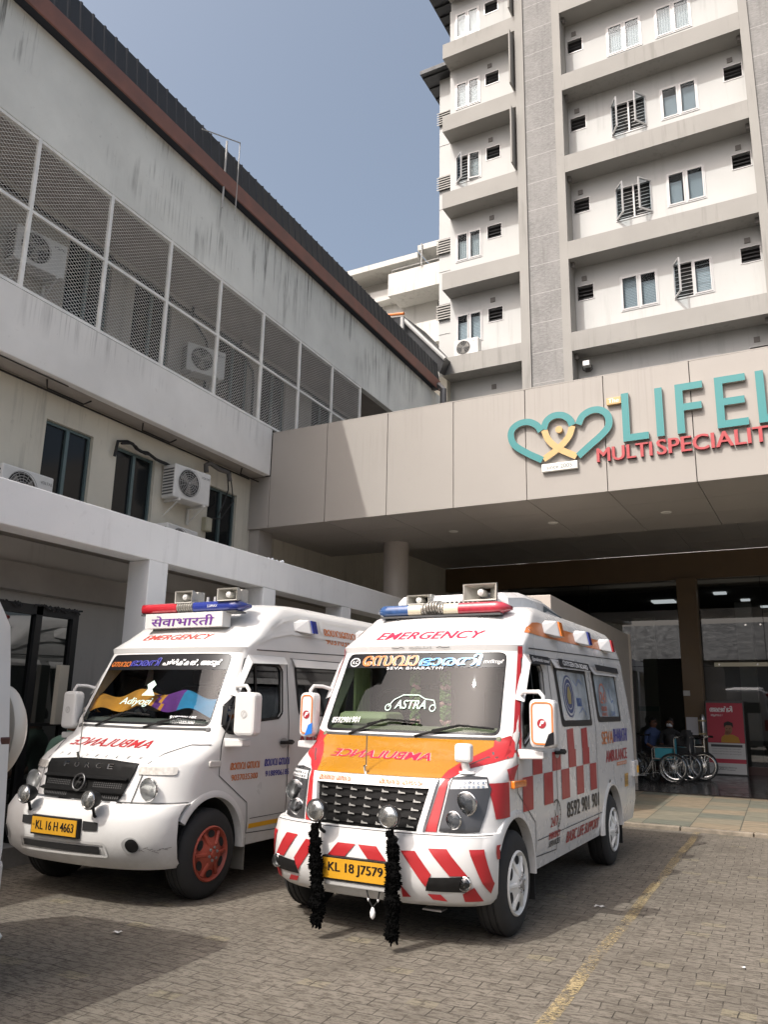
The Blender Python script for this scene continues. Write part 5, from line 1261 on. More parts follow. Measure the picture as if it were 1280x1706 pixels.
    if A:
        for fn in (ms, msl): MB().decal(pts, fn).build('roof_stripe', ORANGE2, t)
    else:
        for fn in (ms, msl):
            q = MB(); q.ribbon([(.58, 2.11), (.85, 2.19), (1.15, 2.24), (3.9, 2.26)], .03, lambda y, z: fn(y, z, .012)); q.ribbon([(.86, 2.27), (1.05, 2.36), (1.35, 2.43), (3.9, 2.45)], .035, lambda y, z: fn(y, z, .015)); q.ribbon([(1.75, 2.30), (1.80, 2.44)], .05, lambda y, z: fn(y, z, .02))
            q.build('roof_rib', WP, t)
    for i, (y, mt) in enumerate(((1.28, AMBER), (2.32, BLUEL), (3.36, REDL)) if A else ((1.42, BLUEL), (2.70, CLEARL), (3.6, REDL))):
        for fn, s in ((ms, 1), (msl, -1)):
            zc = 2.26 if A else 2.33; hb = .075
            p = [fn(y - .02, zc - hb, 0), fn(y - .02, zc + hb, 0), fn(y + .12, zc + hb, 0), fn(y + .12, zc - hb, 0)]
            q_ = [fn(y - .0, zc - hb, .085), fn(y - .0, zc + hb * .9, .10), fn(y + .10, zc + hb * .9, .10), fn(y + .10, zc - hb, .085)]
            pk = fn(y - .17, zc - .055, .0)
            m = MB(); m.add(p + q_, [(0, 1, 5, 4), (1, 2, 6, 5), (2, 3, 7, 6), (3, 0, 4, 7), (4, 5, 6, 7)]); m.add([pk, fn(y - .15, zc + .03, 0), p[1], q_[1], q_[0], p[0]], [(0, 1, 3, 4), (1, 2, 3), (0, 4, 5)]); bo = m.build('side_beacon', WP, t, bevel=.006)
            m = MB(); v = [Vector(k_) for k_ in (q_[3], q_[2])]; m.add([fn(y + .035, zc - hb * .9, .097), fn(y + .035, zc + hb * .85, .112), fn(y + .13, zc + hb * .85, .112), fn(y + .13, zc - hb * .9, .097), fn(y + .13, zc - hb * .9, .01), fn(y + .13, zc + hb * .85, .01), fn(y + .035, zc - hb * .9, .08), fn(y + .035, zc + hb * .85, .09)], [(0, 1, 2, 3), (3, 2, 5, 4), (0, 1, 7, 6), (1, 2, 5, 7), (0, 3, 4, 6)]); m.build('beacon_lens', mt, bo)
    fittings(t, A, WP, mf, mbp, ms, msl, mp, L, BL)
    return t

def reflector_lamp(parent, c, r, nm='headlamp_bowl', cover=True, depth=.05):
    x, y, z = c
    m = MB(); m.lathe([(r, 0), (r * .96, .006), (r * .75, depth * .6), (r * .4, depth), (0, depth)], (x, y, z), 'y', 28, 0); m.lathe([(0, -.0), (r * .22, .004), (r * .25, .02)], (x, y + depth * .55, z), 'y', 12, 0)
    m.lathe([(r, 0), (r * 1.08, .002), (r * 1.08, depth * .3)], (x, y, z), 'y', 28, 1)
    o = m.build(nm, [REFLECT, CHROME], parent, smooth=50)
    if cover:
        m = MB(); m.lathe([(0, -.016), (r * .5, -.013), (r * .85, -.006), (r, .001)], (x, y, z), 'y', 28); m.build('lamp_cover', thinglass('clear_lamp_cover', (.93, .95, .95), 1.0), o, smooth=60)
    return o
def spot_lamp(parent, c, r):
    x, y, z = c; m = MB()
    m.lathe([(r, 0), (r + .01, .004), (r + .01, .03), (r * .8, .09), (r * .4, .12), (0, .125)], (x, y, z), 'y', 28); m.tube([(x, y + .06, z - r), (x, y + .08, z - r - .06), (x, y + .14, z - r - .09)], .012, 6)
    o = m.build('spot_lamp', BLACKP, parent, smooth=50)
    m = MB(); m.lathe([(0, -.02), (r * .5, -.016), (r * .85, -.007), (r * .98, 0)], (x, y, z), 'y', 28); m.build('lamp_glass', LAMPGL, o, smooth=60)
    m = MB(); m.tube([(x + r * math.cos(a), y, z + r * math.sin(a)) for a in [2 * math.pi * k / 28 for k in range(28)]], .006, 6, closed=True); m.build('chrome_ring', CHROME, o, smooth=60)
def fittings(t, A, WP, mf, mbp, ms, msl, mp, L, BL):
    e = .006
    off = lambda fn, d: (lambda a, z, dd=0: fn(a, z, d + dd))
    if A:
        # bonnet colours
        m = MB(); F = [(.735, 1.312), (.745, 1.27), (.60, 1.175), (.535, 1.11), (.515, 1.062)]
        m.decal([(x, z) for x, z in F] + [(-x, z) for x, z in F[::-1]], mf, 0, .05); m.build('bonnet_colour', ORANGE, t, smooth=50)
        for s in (1, -1):
            m = MB()
            m.decal([(s * x, z) for x, z in ((.745, 1.27), (.735, 1.312), (.80, 1.335), (.845, 1.35), (.872, 1.30), (.882, 1.20), (.80, 1.165), (.68, 1.13), (.575, 1.062), (.515, 1.062), (.535, 1.11), (.60, 1.175))], off(mf, -.001), 0, .04)
            m.decal([(s * x, z) for x, z in ((.545, 1.06), (.575, 1.06), (.53, .72), (.455, .72), (.515, 1.0))], off(mf, .0015), 0, .05)
            K = 14
            for k in range(K):
                z0, z1 = 1.2 + .84 * k / K, 1.2 + .84 * (k + 1) / K; w = lambda z: (R(66) if z < 1.36 else R(69), R(86) - R(7) * min(1, max(0, (z - 1.36) / .5)))
                m.quad(mp(s * w(z0)[0], z0), mp(s * w(z0)[1], z0), mp(s * w(z1)[1], z1), mp(s * w(z1)[0], z1))
            m.build('red_band', RED, t, smooth=60)
        m = MB(); letters(m, 'AMBULANCE', -.50, .36, 1.165, 1.215, off(mf, .002), heavy=-.0055, mirror=True, bold=.012, skew=-.0); m.build('mirrored_lettering', WHITEF, t)
        m = MB(); letters(m, 'AMBULANCE', -.50, .36, 1.165, 1.215, off(mf, .0045), heavy=-.0035, mirror=True, bold=.012); m.build('mirrored_lettering', CRIMSON, t)
        m = MB(); letters(m, 'EMERGENCY', -.50, .50, 2.115, 2.185, mf, heavy=.008, shear=.25, bold=.012); m.build('emergency_lettering', mat('crimson_red_lettering', (.55, .02, .06), .4), t)
        m = MB(); letters(m, 'അയ്യപ്പൻ', -.12, .09, 2.022, 2.044, off(mf, .002))
        for s in (-1, 1): m.ribbon([(s * .15 - .015, 2.03), (s * .18 - .015, 2.038), (s * .21 - .015, 2.03), (s * .27 - .015, 2.034)], .006, off(mf, .002))
        m.build('visor_lettering', DGREY, t)
        G = lambda a, z, d=0: mf(a, z, d - .004)
        m = MB(); letters(m, '\u0d47സവാ', -.555, -.02, 1.88, 1.97, G, heavy=-.0075, shear=.12, L=.04); letters(m, 'ഭാരതി', .0, .54, 1.88, 1.978, G, heavy=-.0075, shear=.12, L=.04); m.build('windscreen_lettering', WHITEF, t)
        m = MB(); letters(m, '\u0d47സവാ', -.555, -.02, 1.88, 1.97, off(G, .0025), heavy=-.0045, shear=.12, L=.04); m.build('windscreen_lettering', ORANGE2, t)
        m = MB(); letters(m, 'ഭാരതി', .0, .54, 1.88, 1.978, off(G, .0025), heavy=-.0045, shear=.12, L=.04); m.build('windscreen_lettering', mat('bright_blue_film', (.02, .28, .68), .35), t)
        m = MB(); letters(m, 'SEVA BHARATHI', -.30, .22, 1.85, 1.872, G, space=1.1, heavy=.002); letters(m, 'നന്നൂർ', .56, .72, 1.89, 1.93, G)
        letters(m, '8592901901', -.72, -.44, 1.405, 1.45, G, heavy=.003, shear=.1, skew=.01)
        m.ribbon(blob(-.645, 1.915, .05, .035) + blob(-.645, 1.915, .05, .035)[:1], .008, G); letters(m, 'A.C', -.675, -.615, 1.90, 1.93, G, heavy=.003)
        m.build('windscreen_lettering', WHITEF, t)
        m = MB(); letters(m, 'ASTRA', -.14, .14, 1.53, 1.60, G, heavy=.006, shear=.2)
        m.ribbon([(-.20, 1.545), (-.16, 1.60), (-.08, 1.64), (.06, 1.64), (.12, 1.61), (.2, 1.60), (.22, 1.56)], .008, G)
        for x in (-.2, .2): m.ribbon(blob(x, 1.54, .025, .025, 12) + [blob(x, 1.54, .025, .025, 12)[0]], .009, G)
        m.build('windscreen_sticker', mat('pale_mint_film', (.45, .6, .52), .5), t)
        # grille
        def plate(pts, fn, d0, d1, nm, mt, par, hole=None, L_=.06):
            m = MB(); m.decal(pts, off(fn, d1), 0, L_)
            n = len(pts)
            for i in range(n):
                a, b_ = Vector(pts[i]), Vector(pts[(i + 1) % n]); k = max(1, int((b_ - a).length / .07))
                for u in range(k):
                    p, q = a + (b_ - a) * u / k, a + (b_ - a) * (u + 1) / k; m.quad(fn(*p, d0), fn(*q, d0), fn(*q, d1), fn(*p, d1))
            return m.build(nm, mt, par, smooth=30)
        O_ = [(-.505, 1.058), (.505, 1.058), (.445, .74), (.435, .635), (.15, .625), (-.15, .625), (-.435, .635), (-.445, .74)]
        I_ = [(-.455, .995), (.455, .995), (.405, .74), (.395, .67), (.20, .662), (.13, .705), (-.13, .705), (-.20, .662), (-.395, .67), (-.405, .74)]
        gf = MB(); P_ = lambda pts, n=48: [pts]
        # frame as a band between outer and inner outlines
        def resamp(pts, n):
            P2 = [Vector(p) for p in pts] + [Vector(pts[0])]; Ls = [0]
            for a, b_ in zip(P2, P2[1:]): Ls.append(Ls[-1] + (b_ - a).length)
            out = []
            for k in range(n):
                s_ = Ls[-1] * k / n; i = max(j for j in range(len(Ls) - 1) if Ls[j] <= s_); out.append(P2[i] + (P2[i + 1] - P2[i]) * ((s_ - Ls[i]) / (Ls[i + 1] - Ls[i])))
            return out
        ctr = Vector((0, .84))
        def ray_out(poly, ang):
            d = Vector((math.cos(ang), math.sin(ang) )); best = None
            for a, b_ in zip(poly, poly[1:] + poly[:1]):
                a, b_ = Vector(a) - ctr, Vector(b_) - ctr; den = d.x * (b_ - a).y - d.y * (b_ - a).x
                if abs(den) < 1e-9: continue
                tt = (a.x * (b_ - a).y - a.y * (b_ - a).x) / den; uu = (a.x * d.y - a.y * d.x) / den
                if tt > 0 and -1e-6 <= uu <= 1 + 1e-6 and (best is None or tt > best): best = tt
            return ctr + d * best
        angs = sorted({math.atan2(p[1] - ctr.y, p[0] - ctr.x) for p in O_ + I_} | {2 * math.pi * k / 72 - math.pi for k in range(72)})
        Oo = [ray_out(O_, a) for a in angs]; Ii = [ray_out(I_, a) for a in angs]; n = len(angs)
        for i in range(n):
            j = (i + 1) % n; o0, o1, i0, i1 = Oo[i], Oo[j], Ii[i], Ii[j]
            gf.quad(mf(*o0, .03), mf(*o1, .03), mf(*i1, .03), mf(*i0, .03)); gf.quad(mf(*o0, -.004), mf(*o1, -.004), mf(*o1, .03), mf(*o0, .03)); gf.quad(mf(*i0, .0), mf(*i1, .0), mf(*i1, .03), mf(*i0, .03))
        gf.build('grille_frame', WP, t, smooth=30)
        m = MB(); m.decal(I_, off(mf, .001), 0, .06); gr = m.build('grille', mat('gloss_black_grille', (.006, .006, .006), .35, spec=.15), t, smooth=50)
        m = MB()
        for r_ in range(6):
            z = .965 - .053 * r_; hw_ = .455 - (.995 - z) * .19
            m.add([mf(-hw_ + .01 + k * (2 * hw_ - .02) / 12, z - .02 + .008, .002) for k in range(13)] + [mf(-hw_ + .01 + k * (2 * hw_ - .02) / 12, z - .012 + .008, .02) for k in range(13)], [(k, k + 1, k + 14, k + 13) for k in range(12)], 1)
            for c in range(7):
                x = (c - 3) * .125 * (hw_ / .44)
                if z < .72 and abs(x) < .18: continue
                m.add([mf(x - .022, z - .012, .022), mf(x + .034, z - .012, .022), mf(x + .03, z - .005, .022), mf(x - .006, z - .001, .022), mf(x - .018, z + .010, .022)], [(0, 1, 2, 3, 4)])
        m.build('grille_trim', [mat('satin_grille_chrome', (.22, .22, .21), .35, metal=.8), BLACKP], gr)
        m = MB(); letters(m, 'മാനവ \u0d47സവ', -.44, -.16, 1.012, 1.045, off(mf, .032), heavy=.003, shear=.15); letters(m, 'മാധവ \u0d47സവ', .08, .40, 1.012, 1.045, off(mf, .032), heavy=.003, shear=.15); m.build('grille_lettering', ORANGE2, t)
        # headlights
        for s in (1, -1):
            hp = [(.59, 1.07), (.70, 1.085), (.80, 1.075), (.832, 1.0), (.815, .84), (.79, .725), (.66, .715), (.545, .725), (.57, .90)]
            m = MB(); m.decal([(s * x, z) for x, z in hp], off(mf, .0025), 0, .05); h = m.build('headlight', mat('smoked_headlamp_housing', (.04, .04, .042), .16, coat=.6), t, smooth=60)
            for x, z, r_ in ((.705, .905, .075), (.64, .80, .055)):
                q = mf(s * x, z, 0); reflector_lamp(h, (q[0], q[1] - .022, q[2]), r_)
            m = MB(); m.decal([(s * x, z) for x, z in ((.60, 1.055), (.80, 1.06), (.815, 1.005), (.59, .995))], off(mf, .004), 0, .05); m.build('light_strip', mat('frosted_light_strip', (.55, .56, .56), .25, coat=1), h, smooth=60)
            m = MB()
            for k in range(7):
                for r_ in range(2): m.decal(blob(s * (.625 + .027 * k), 1.013 + .026 * r_, .008, .008, 8), off(mf, .006))
            m.build('light_strip', CHROME, h)
            # bumper fog recess
            m = MB(); m.decal([(s * x, z) for x, z in ((.50, .365), (.53, .452), (.77, .465), (.785, .42), (.745, .365))], off(mbp, .002), 0, .06); fg = m.build('fog_recess', BLACKP, t, smooth=50)
            q = mbp(s * .745, .42, 0); reflector_lamp(fg, (q[0], q[1] - .006, q[2]), .043, 'fog_lamp')
        # bumper chevrons
        m = MB()
        R5 = [[(.335, .605), (.435, .61), (.545, .47), (.505, .39)], [(.52, .63), (.64, .632), (.765, .468), (.66, .466)], [(.77, .63), (.848, .63), (.885, .41), (.862, .345)], 
              [(.335, .39), (.395, .315), (.335, .31)], [(.51, .345), (.595, .345), (.63, .302), (.54, .31)], [(.725, .352), (.795, .395), (.825, .30), (.73, .302)], [(.01, .615), (.155, .615), (.235, .525), (.09, .53)]]
        for p in R5:
            for s in (1, -1): m.decal([(s * x, z) for x, z in p], mbp, 0, .025 if p[0][0] > .7 else .05)
        for s in (1, -1):
            def bq(ph, z):
                q = lv(BL, z); x, y = front_pt(q, ph); return (s * (x + math.sin(ph) * e), y - math.cos(ph) * e, z)
            Kq = 6; c0 = [(R(79), R(84.5), .645), (R(79.5), R(84.5), .60), (R(81), R(84.5), .555)]
            m.add([bq(a + (b_ - a) * k / Kq, z) for a, b_, z in c0 for k in range(Kq + 1)], [(j_ * (Kq + 1) + k, j_ * (Kq + 1) + k + 1, (j_ + 1) * (Kq + 1) + k + 1, (j_ + 1) * (Kq + 1) + k) for j_ in range(2) for k in range(Kq)])
        m.build('bumper_chevrons', RED, t, smooth=60)
        m = MB(); m.ribbon([(-.88, .712), (.88, .712)], .006, off(mbp, .001)); m.build('panel_gap', GROOVE, t)
        PLT = (-.25, .25, .385, .515, 'KL 18 J7579', -.765, (-.205, .225))
        # chequer band and side lettering
        for fn, s in ((ms, 1), (msl, -1)):
            m = MB()
            for x in (.17, .70, 1.21, 1.70, 2.19): m.decal([(x, 1.045), (x + .25, 1.045), (x + .25, .80), (x, .80)], fn, 0, .3)
            for x in (.42, .95, 1.45, 1.94): m.decal([(x, 1.175 if x < .9 else 1.2), (x + .25, 1.175 if x < .9 else 1.2), (x + .25, 1.048), (x, 1.048)], fn, 0, .3)
            for x in (1.44, 1.93): m.decal([(x, 1.2), (x + .22, 1.2), (x + .20, 1.385), (x - .02, 1.375)], fn, 0, .3)
            def pw(y, z):
                lo, hi = .2, math.pi / 2
                for _ in range(30):
                    md = (lo + hi) / 2
                    if mp(s * md, z)[1] < y: lo = md
                    else: hi = md
                return mp(s * md, z)
            m.decal([(-.335, 1.035), (-.13, 1.035), (-.13, .80), (-.32, .80)], pw, 0, .05); m.decal([(-.12, 1.045), (-.12, 1.12), (.13, 1.155), (.15, 1.155), (.15, 1.045)], pw, 0, .05)
            m.build('chequer_band', RED, t, smooth=60)
        m = MB(); m.prism([(-.09, .985), (.19, .985), (.19, 1.035), (-.09, 1.04)], lambda y, z: (.895, y, z), lambda y, z: (.93, y, z)); m.build('side_indicator', AMBER, t, bevel=.008)
        lt = lambda st, y0, y1, z0, z1, mt, nm='side_lettering', hv=.006, **k: (lambda q: (letters(q, st, y0, y1, z0, z1, ms, heavy=hv, **k), q.build(nm, mt, t)))(MB())
        lt('8592 901 901', 1.36, 2.50, .635, .765, BLACKF, hv=.008, bold=.012); lt('BASIC LIFE SUPPORT', 1.37, 2.52, .43, .525, RED, hv=.008, bold=.012)
        lt('SEVA', 2.73, 3.24, 1.205, 1.335, ORANGE2, hv=.012, bold=.012); lt('BHARATHI', 3.26, 3.94, 1.215, 1.355, NAVY, hv=.012, bold=.012); lt('AMBULANCE', 2.88, 3.90, 1.02, 1.14, mat('dark_red_lettering', (.36, .02, .03), .4), hv=.012, bold=.012)
        lt('24/7', .86, 1.08, .615, .69, RED, hv=.010, shear=.2); lt('EMERGENCY', .82, 1.14, .525, .575, RED, hv=.004); lt('SERVICES', .84, 1.15, .465, .51, BLACKF, hv=.005)
        m = MB(); m.decal([(3.37, .965), (3.87, .965), (3.87, 1.0), (3.37, 1.0)], ms); m.build('side_sticker', ORANGE2, t)
        m = MB(); letters(m, '24 HOURS SERVICE', 3.4, 3.84, .973, .992, off(ms, .002)); m.build('side_lettering', WHITEF, t)
        m = MB(); c_ = (1.03, .70); 
        m.ribbon([(c_[0] + .125 * math.cos(a), c_[1] + .115 * math.sin(a)) for a in [R(-70 + 15 * k) for k in range(14)]], .010, ms); m.ribbon([(1.0, .69), (1.05, .78)], .008, ms); m.ribbon([(1.0, .69), (.98, .74)], .008, ms)
        for k in range(9): a = R(-50 + 22 * k); m.ribbon([(c_[0] + .10 * math.cos(a), c_[1] + .092 * math.sin(a)), (c_[0] + .118 * math.cos(a), c_[1] + .108 * math.sin(a))], .008, ms)
        m.build('clock_emblem', BLACKF, t)
        m = MB(); m.decal(blob(3.02, .79, .045, .055), ms); m.build('fuel_cap', BLACKP, t)
        m = MB(); m.decal([(3.72, .72), (3.90, .72), (3.92, .86), (3.74, .86)], ms); m.build('side_sticker', mat('ochre_sticker', (.5, .28, .05), .5), t)
        m = MB()
        for i, s_ in enumerate(('OXYGEN', 'AC ICU')): letters(m, s_, 3.75, 3.89, .74 + .055 * i, .78 + .055 * i, off(ms, .002))
        m.build('side_lettering', DGREY, t)
        # header films with writing
        m = MB()
        for y0, y1, z0, z1 in ((.47, 1.01, 1.905, 1.98), (1.30, 2.40, 1.925, 1.995), (2.66, 3.72, 1.95, 2.015)): m.add([ms(y0, z1, .03), ms(y1, z1 + .008, .03), ms(y1, z0 + .01, .047), ms(y0, z0, .047)], [(0, 1, 2, 3)])
        m.build('header_film', BLACKF, t)
        hf = lambda y, z, d=0: (hwz(L, z) + .052 - .2 * max(0, z - 1.93) + d, y, z)
        m = MB(); letters(m, '@sevabharathi nannoor', .50, .98, 1.925, 1.965, hf); letters(m, 'OXYGEN ON BOARD', 1.42, 2.32, 1.94, 1.985, hf, heavy=.004); letters(m, 'MOBILE FREEZER AVAILABLE', 2.78, 3.64, 1.965, 2.002, hf, heavy=.003); m.build('header_lettering', WHITEF, t)
        # emblems on the window films
        fw = lambda y, z, d=0: ms(y, z, .005 + d); cy, cz = 1.62, 1.67
        m = MB(); m.decal(blob(cy, cz, .19, .19, 32), fw, 0, .3); m.build('window_emblem', mat('emblem_blue', (.03, .05, .16), .4), t)
        m = MB(); m.ribbon(blob(cy, cz, .165, .165, 32) + blob(cy, cz, .165, .165, 32)[:1], .02, off(fw, .0015)); m.ribbon(blob(cy, cz, .115, .115, 32) + blob(cy, cz, .115, .115, 32)[:1], .01, off(fw, .0015)); m.build('window_emblem', mat('emblem_pale', (.5, .5, .5), .4), t)
        m = MB(); m.decal([(cy - .05, cz - .07), (cy + .05, cz - .07), (cy + .07, cz + .02), (cy + .02, cz + .09), (cy - .03, cz + .08), (cy - .075, cz + .0)], off(fw, .002)); m.build('window_emblem', mat('emblem_olive', (.30, .24, .10), .5), t)
        m = MB(); letters(m, 'സേവ', cy + .25, cy + .42, cz - .09, cz - .01, fw, heavy=.005); m.ribbon([(cy + .2, cz + .15), (cy + .3, cz + .1), (cy + .4, cz + .17), (cy + .5, cz + .12)], .01, fw); m.ribbon([(cy + .3, cz - .15), (cy + .45, cz - .1), (cy + .55, cz - .17)], .008, fw); m.build('window_lettering', mat('film_blue_ink', (.04, .10, .3), .5), t)
        m = MB(); cy, cz = 2.95, 1.68; m.ribbon([(cy + .14 * math.cos(a), cz + .14 * math.sin(a)) for a in [R(-20 + 14 * k) for k in range(17)]], .02, fw); letters(m, '24', cy - .10, cy + .08, cz - .06, cz + .06, fw, heavy=.01); letters(m, 'HOURS', cy - .12, cy + .12, cz - .14, cz - .09, fw, heavy=.006); letters(m, 'SERVICE', cy - .12, cy + .12, cz - .19, cz - .155, fw, heavy=.004); m.build('window_emblem', mat('film_brick_ink', (.42, .10, .05), .5), t)
        m = MB(); m.ribbon([(cy + .3, cz + .1), (cy + .38, cz - .05), (cy + .46, cz - .02), (cy + .52, cz - .12)], .012, fw); letters(m, 'CARE', cy + .3, cy + .5, cz - .19, cz - .14, fw); m.build('window_lettering', MATS['film_blue_ink'], t)
        # wing-top parking mirror, small sensor
        m = MB(); m.prism(rpoly(.585, .715, 1.17, 1.30, .03, 4), lambda x, z: (x, -.40, z), lambda x, z: (x, -.33, z)); pmr = m.build('parking_mirror', WP, t, bevel=.02)
        m = MB(); m.cyl((.65, -.36, 1.18), (.66, -.33, 1.10), .03, 12); m.lathe([(0, .02), (.06, .015), (.07, 0)], (.66, -.33, 1.095), 'z', 16); m.build('mirror_stalk', WP, pmr, smooth=50)
        m = MB(); m.box(.775, .80, -.12, -.06, 1.165, 1.195); m.tube([(.77, -.09, 1.19), (.765, -.085, 1.235)], .008, 6); m.build('washer_jet', CHROME, t)
        for x in (-.285, .295): spot_lamp(t, (x, -.84, .825), .068)
        m = MB(); m.box(-.24, .25, -.755, -.70, .335, .372); m.build('bumper_step', GREY, t, bevel=.008)
        m = MB(); m.box(.42, .56, -.55, -.45, .215, .225); m.build('under_plate', STEEL, t)
    else:
        m = MB(); letters(m, 'AMBULANCE', -.52, .42, 1.165, 1.225, off(mf, .002), heavy=.011, mirror=True, bold=.012); m.build('mirrored_lettering', RED, t)
        m = MB(); letters(m, 'EMERGENCY', -.46, .40, 2.135, 2.19, mf, heavy=.006, shear=.25, bold=.012); m.build('emergency_lettering', mat('faded_red_lettering', (.45, .045, .03), .5), t)
        m = MB(); m.prism([(-.49, 2.255), (.49, 2.255), (.49, 2.40), (-.49, 2.40)], lambda x, z: (x, .47, z), lambda x, z: (x, .60, z)); sb_ = m.build('roof_sign_box', WP, t, bevel=.004)
        m = MB(); letters(m, 'सेवाभारती', -.40, .39, 2.275, 2.375, lambda x, z, d=0: (x, .4665 - d, z), heavy=.008, shear=.1); m.build('sign_lettering', PURPLE, sb_)
        G = lambda a, z, d=0: mf(a, z, d - .004)
        m = MB(); letters(m, '\u0d47സവാ', -.70, -.42, 1.87, 1.92, G, heavy=.009, shear=.15); m.build('windscreen_lettering', ORANGE2, t)
        m = MB(); letters(m, 'ഭാരതി', -.41, -.04, 1.875, 1.955, G, heavy=.012, shear=.15); m.build('windscreen_lettering', WHITEF, t)
        m = MB(); letters(m, 'ഭാരതി', -.41, -.04, 1.875, 1.955, off(G, .0025), heavy=.007, shear=.15); m.build('windscreen_lettering', NAVY, t)
        m = MB(); letters(m, 'പള്ളിക്കൽ, അടൂർ', .0, .66, 1.865, 1.94, G, heavy=.004); letters(m, '9188906185', .34, .62, 1.40, 1.43, G, heavy=.002, shear=.15); letters(m, '9037035300', .36, .62, 1.365, 1.393, G, heavy=.002, shear=.15); m.build('windscreen_lettering', WHITEF, t)
        m = MB(); letters(m, 'Adiyogi', -.33, .06, 1.50, 1.58, G, shear=.35, heavy=.004); m.decal([(-.1, 1.60), (-.05, 1.66), (-.08, 1.70), (-.02, 1.74), (.03, 1.70), (.0, 1.66), (.06, 1.60)], G); m.build('windscreen_sticker', mat('pale_mint_film', (.45, .6, .52), .5), t)
        # black grille
        gp = [(-.50, 1.055), (-.2, 1.075), (.2, 1.075), (.50, 1.055), (.49, .98), (.43, .79), (.40, .765), (-.40, .765), (-.43, .79), (-.49, .98)]
        m = MB(); m.decal(gp, off(mf, .012), 0, .05)
        for i in range(len(gp)):
            a, c = Vector(gp[i]), Vector(gp[(i + 1) % len(gp)]); k = max(1, int((c - a).length / .06))
            for u in range(k): p, q = a + (c - a) * u / k, a + (c - a) * (u + 1) / k; m.quad(mf(*p, -.01), mf(*q, -.01), mf(*q, .012), mf(*p, .012))
        gr = m.build('grille', mat('matt_black_grille', (.006, .006, .006), .55, spec=.12), t, smooth=40)
        m = MB()
        for z, h in ((.93, .018), (.83, .016)): m.add([mf(-.46 + .92 * k / 20, z + dz, d) for dz, d in ((-h, .014), (0, .045), (h, .014)) for k in range(21)], [(r_ * 21 + k, r_ * 21 + k + 1, r_ * 21 + 22 + k, r_ * 21 + 21 + k) for r_ in range(2) for k in range(20)])
        m.build('grille_rib', MATS['matt_black_grille'], gr, smooth=40)
        m = MB()
        for z0, z1 in ((.86, .905), (.785, .81)):
            for s in (-1, 1):
                for i in range(14):
                    for j_ in range(3): m.decal(blob(s * (.14 + i * .021), z0 + (j_ + .5) * (z1 - z0) / 3 , .007, .005, 6), off(mf, .0135))
        m.build('grille_mesh', mat('mesh_dot_grey', (.05, .05, .05), .6), gr)  # plain dark grey dots laid over the black grille
        m = MB()
        for i, ch in enumerate('FORCE'): letters(m, ch, -.27 + i * .125, -.215 + i * .125, 1.005, 1.045, off(mf, .016), heavy=.003)
        m.build('grille_lettering', CHROME, gr)
        m = MB()
        for i, ch in enumerate('TRAVELLER'): letters(m, ch, -.46 + i * .115, -.435 + i * .115, 1.088, 1.105, off(mf, .003))
        m.build('bonnet_lettering', CHROME, t)
        m = MB(); m.tube([mf(.062 * math.cos(a), .895 + .062 * math.sin(a), .045) for a in [2 * math.pi * k / 28 for k in range(28)]], .008, 8, closed=True); m.tube([mf(-.028, .855, .04), mf(.0, .928, .04), mf(.04, .932, .04)], .008, 6); m.tube([mf(-.018, .89, .045), mf(.035, .895, .045)], .009, 6); m.build('grille_emblem', mat('dark_chrome', (.11, .11, .11), .35, metal=.8), gr, smooth=60)
        for s in (1, -1):
            m = MB(); m.decal(rpoly(min(s * .52, s * .80), max(s * .52, s * .80), .975, 1.035, .02, 4), off(mf, .004), 0, .04); il = m.build('indicator_lamp', mat('frosted_indicator', (.52, .50, .46), .15, coat=1, var=.2, vs=40), t, smooth=60)
            q = mf(s * .66, .865, 0); reflector_lamp(t, (q[0] - s * .004, q[1] - .03, q[2]), .085, 'headlight')
            m = MB(); q = mbp(s * .69, .475, 0); m.decal(blob(s * .69, .475, .062, .062), off(mbp, .002), 0); m.decal(blob(s * .70, .475, .046, .05), off(mbp, .004), 1); m.build('fog_opening', [GREY, BLACKP], t, smooth=50)
            m = MB(); m.decal([(s * .28, .565), (s * .42, .57), (s * .42, .63), (s * .28, .635)], off(mbp, .002), 0, .06); m.build('bumper_slot', BLACKM, t)
        m = MB(); m.ribbon([(-.47, .752), (.47, .752)], .03, off(mf, .02)); m.build('grille_lip', CHROME, t)
        m = MB(); m.decal([(-.40, .40), (.44, .40), (.44, .455), (-.40, .45)], off(mbp, .002), 0, .06); m.build('bumper_slot', BLACKM, t)
        m = MB(); m.ribbon([(-.44, .475), (.48, .48), (.50, .385), (-.44, .375), (-.44, .475)], .018, off(mbp, .003)); m.build('bumper_slot_rim', WP, t)
        m = MB(); m.ribbon([(-.88, .765), (.88, .765)], .007, mf); m.build('panel_gap', GROOVE, t)
        m = MB()
        for i in range(14):
            x = .72 + .012 * i; z = .452 - .012 * math.sin(i * .9) - .001 * i; m.ribbon([(x, z), (x + .02, z - .012 * math.cos(i * 2.1))], .004, off(mbp, .001))
        m.build('bumper_scrape', mat('grey_scrape', (.22, .21, .2), .9), t)
        PLT = (-.25, .25, .515, .635, 'KL 16 H 4663', -.83, (-.2, .22))
        for x in (-.34, .385): spot_lamp(t, (x, -.87, .80), .064)
        lt = lambda st, y0, y1, z0, z1, mt, hv=.004, **k: (lambda q: (letters(q, st, y0, y1, z0, z1, ms, heavy=hv, **k), q.build('side_lettering', mt, t)))(MB())
        lt('മാനവ \u0d47സവ', .20, .62, .985, 1.045, ORANGE2); lt('9037035300', .22, .60, .895, .945, ORANGE2); lt('മാധവ \u0d47സവ', .70, 1.10, .99, 1.055, NAVY); lt('9188906185', .72, 1.10, .90, .95, NAVY)
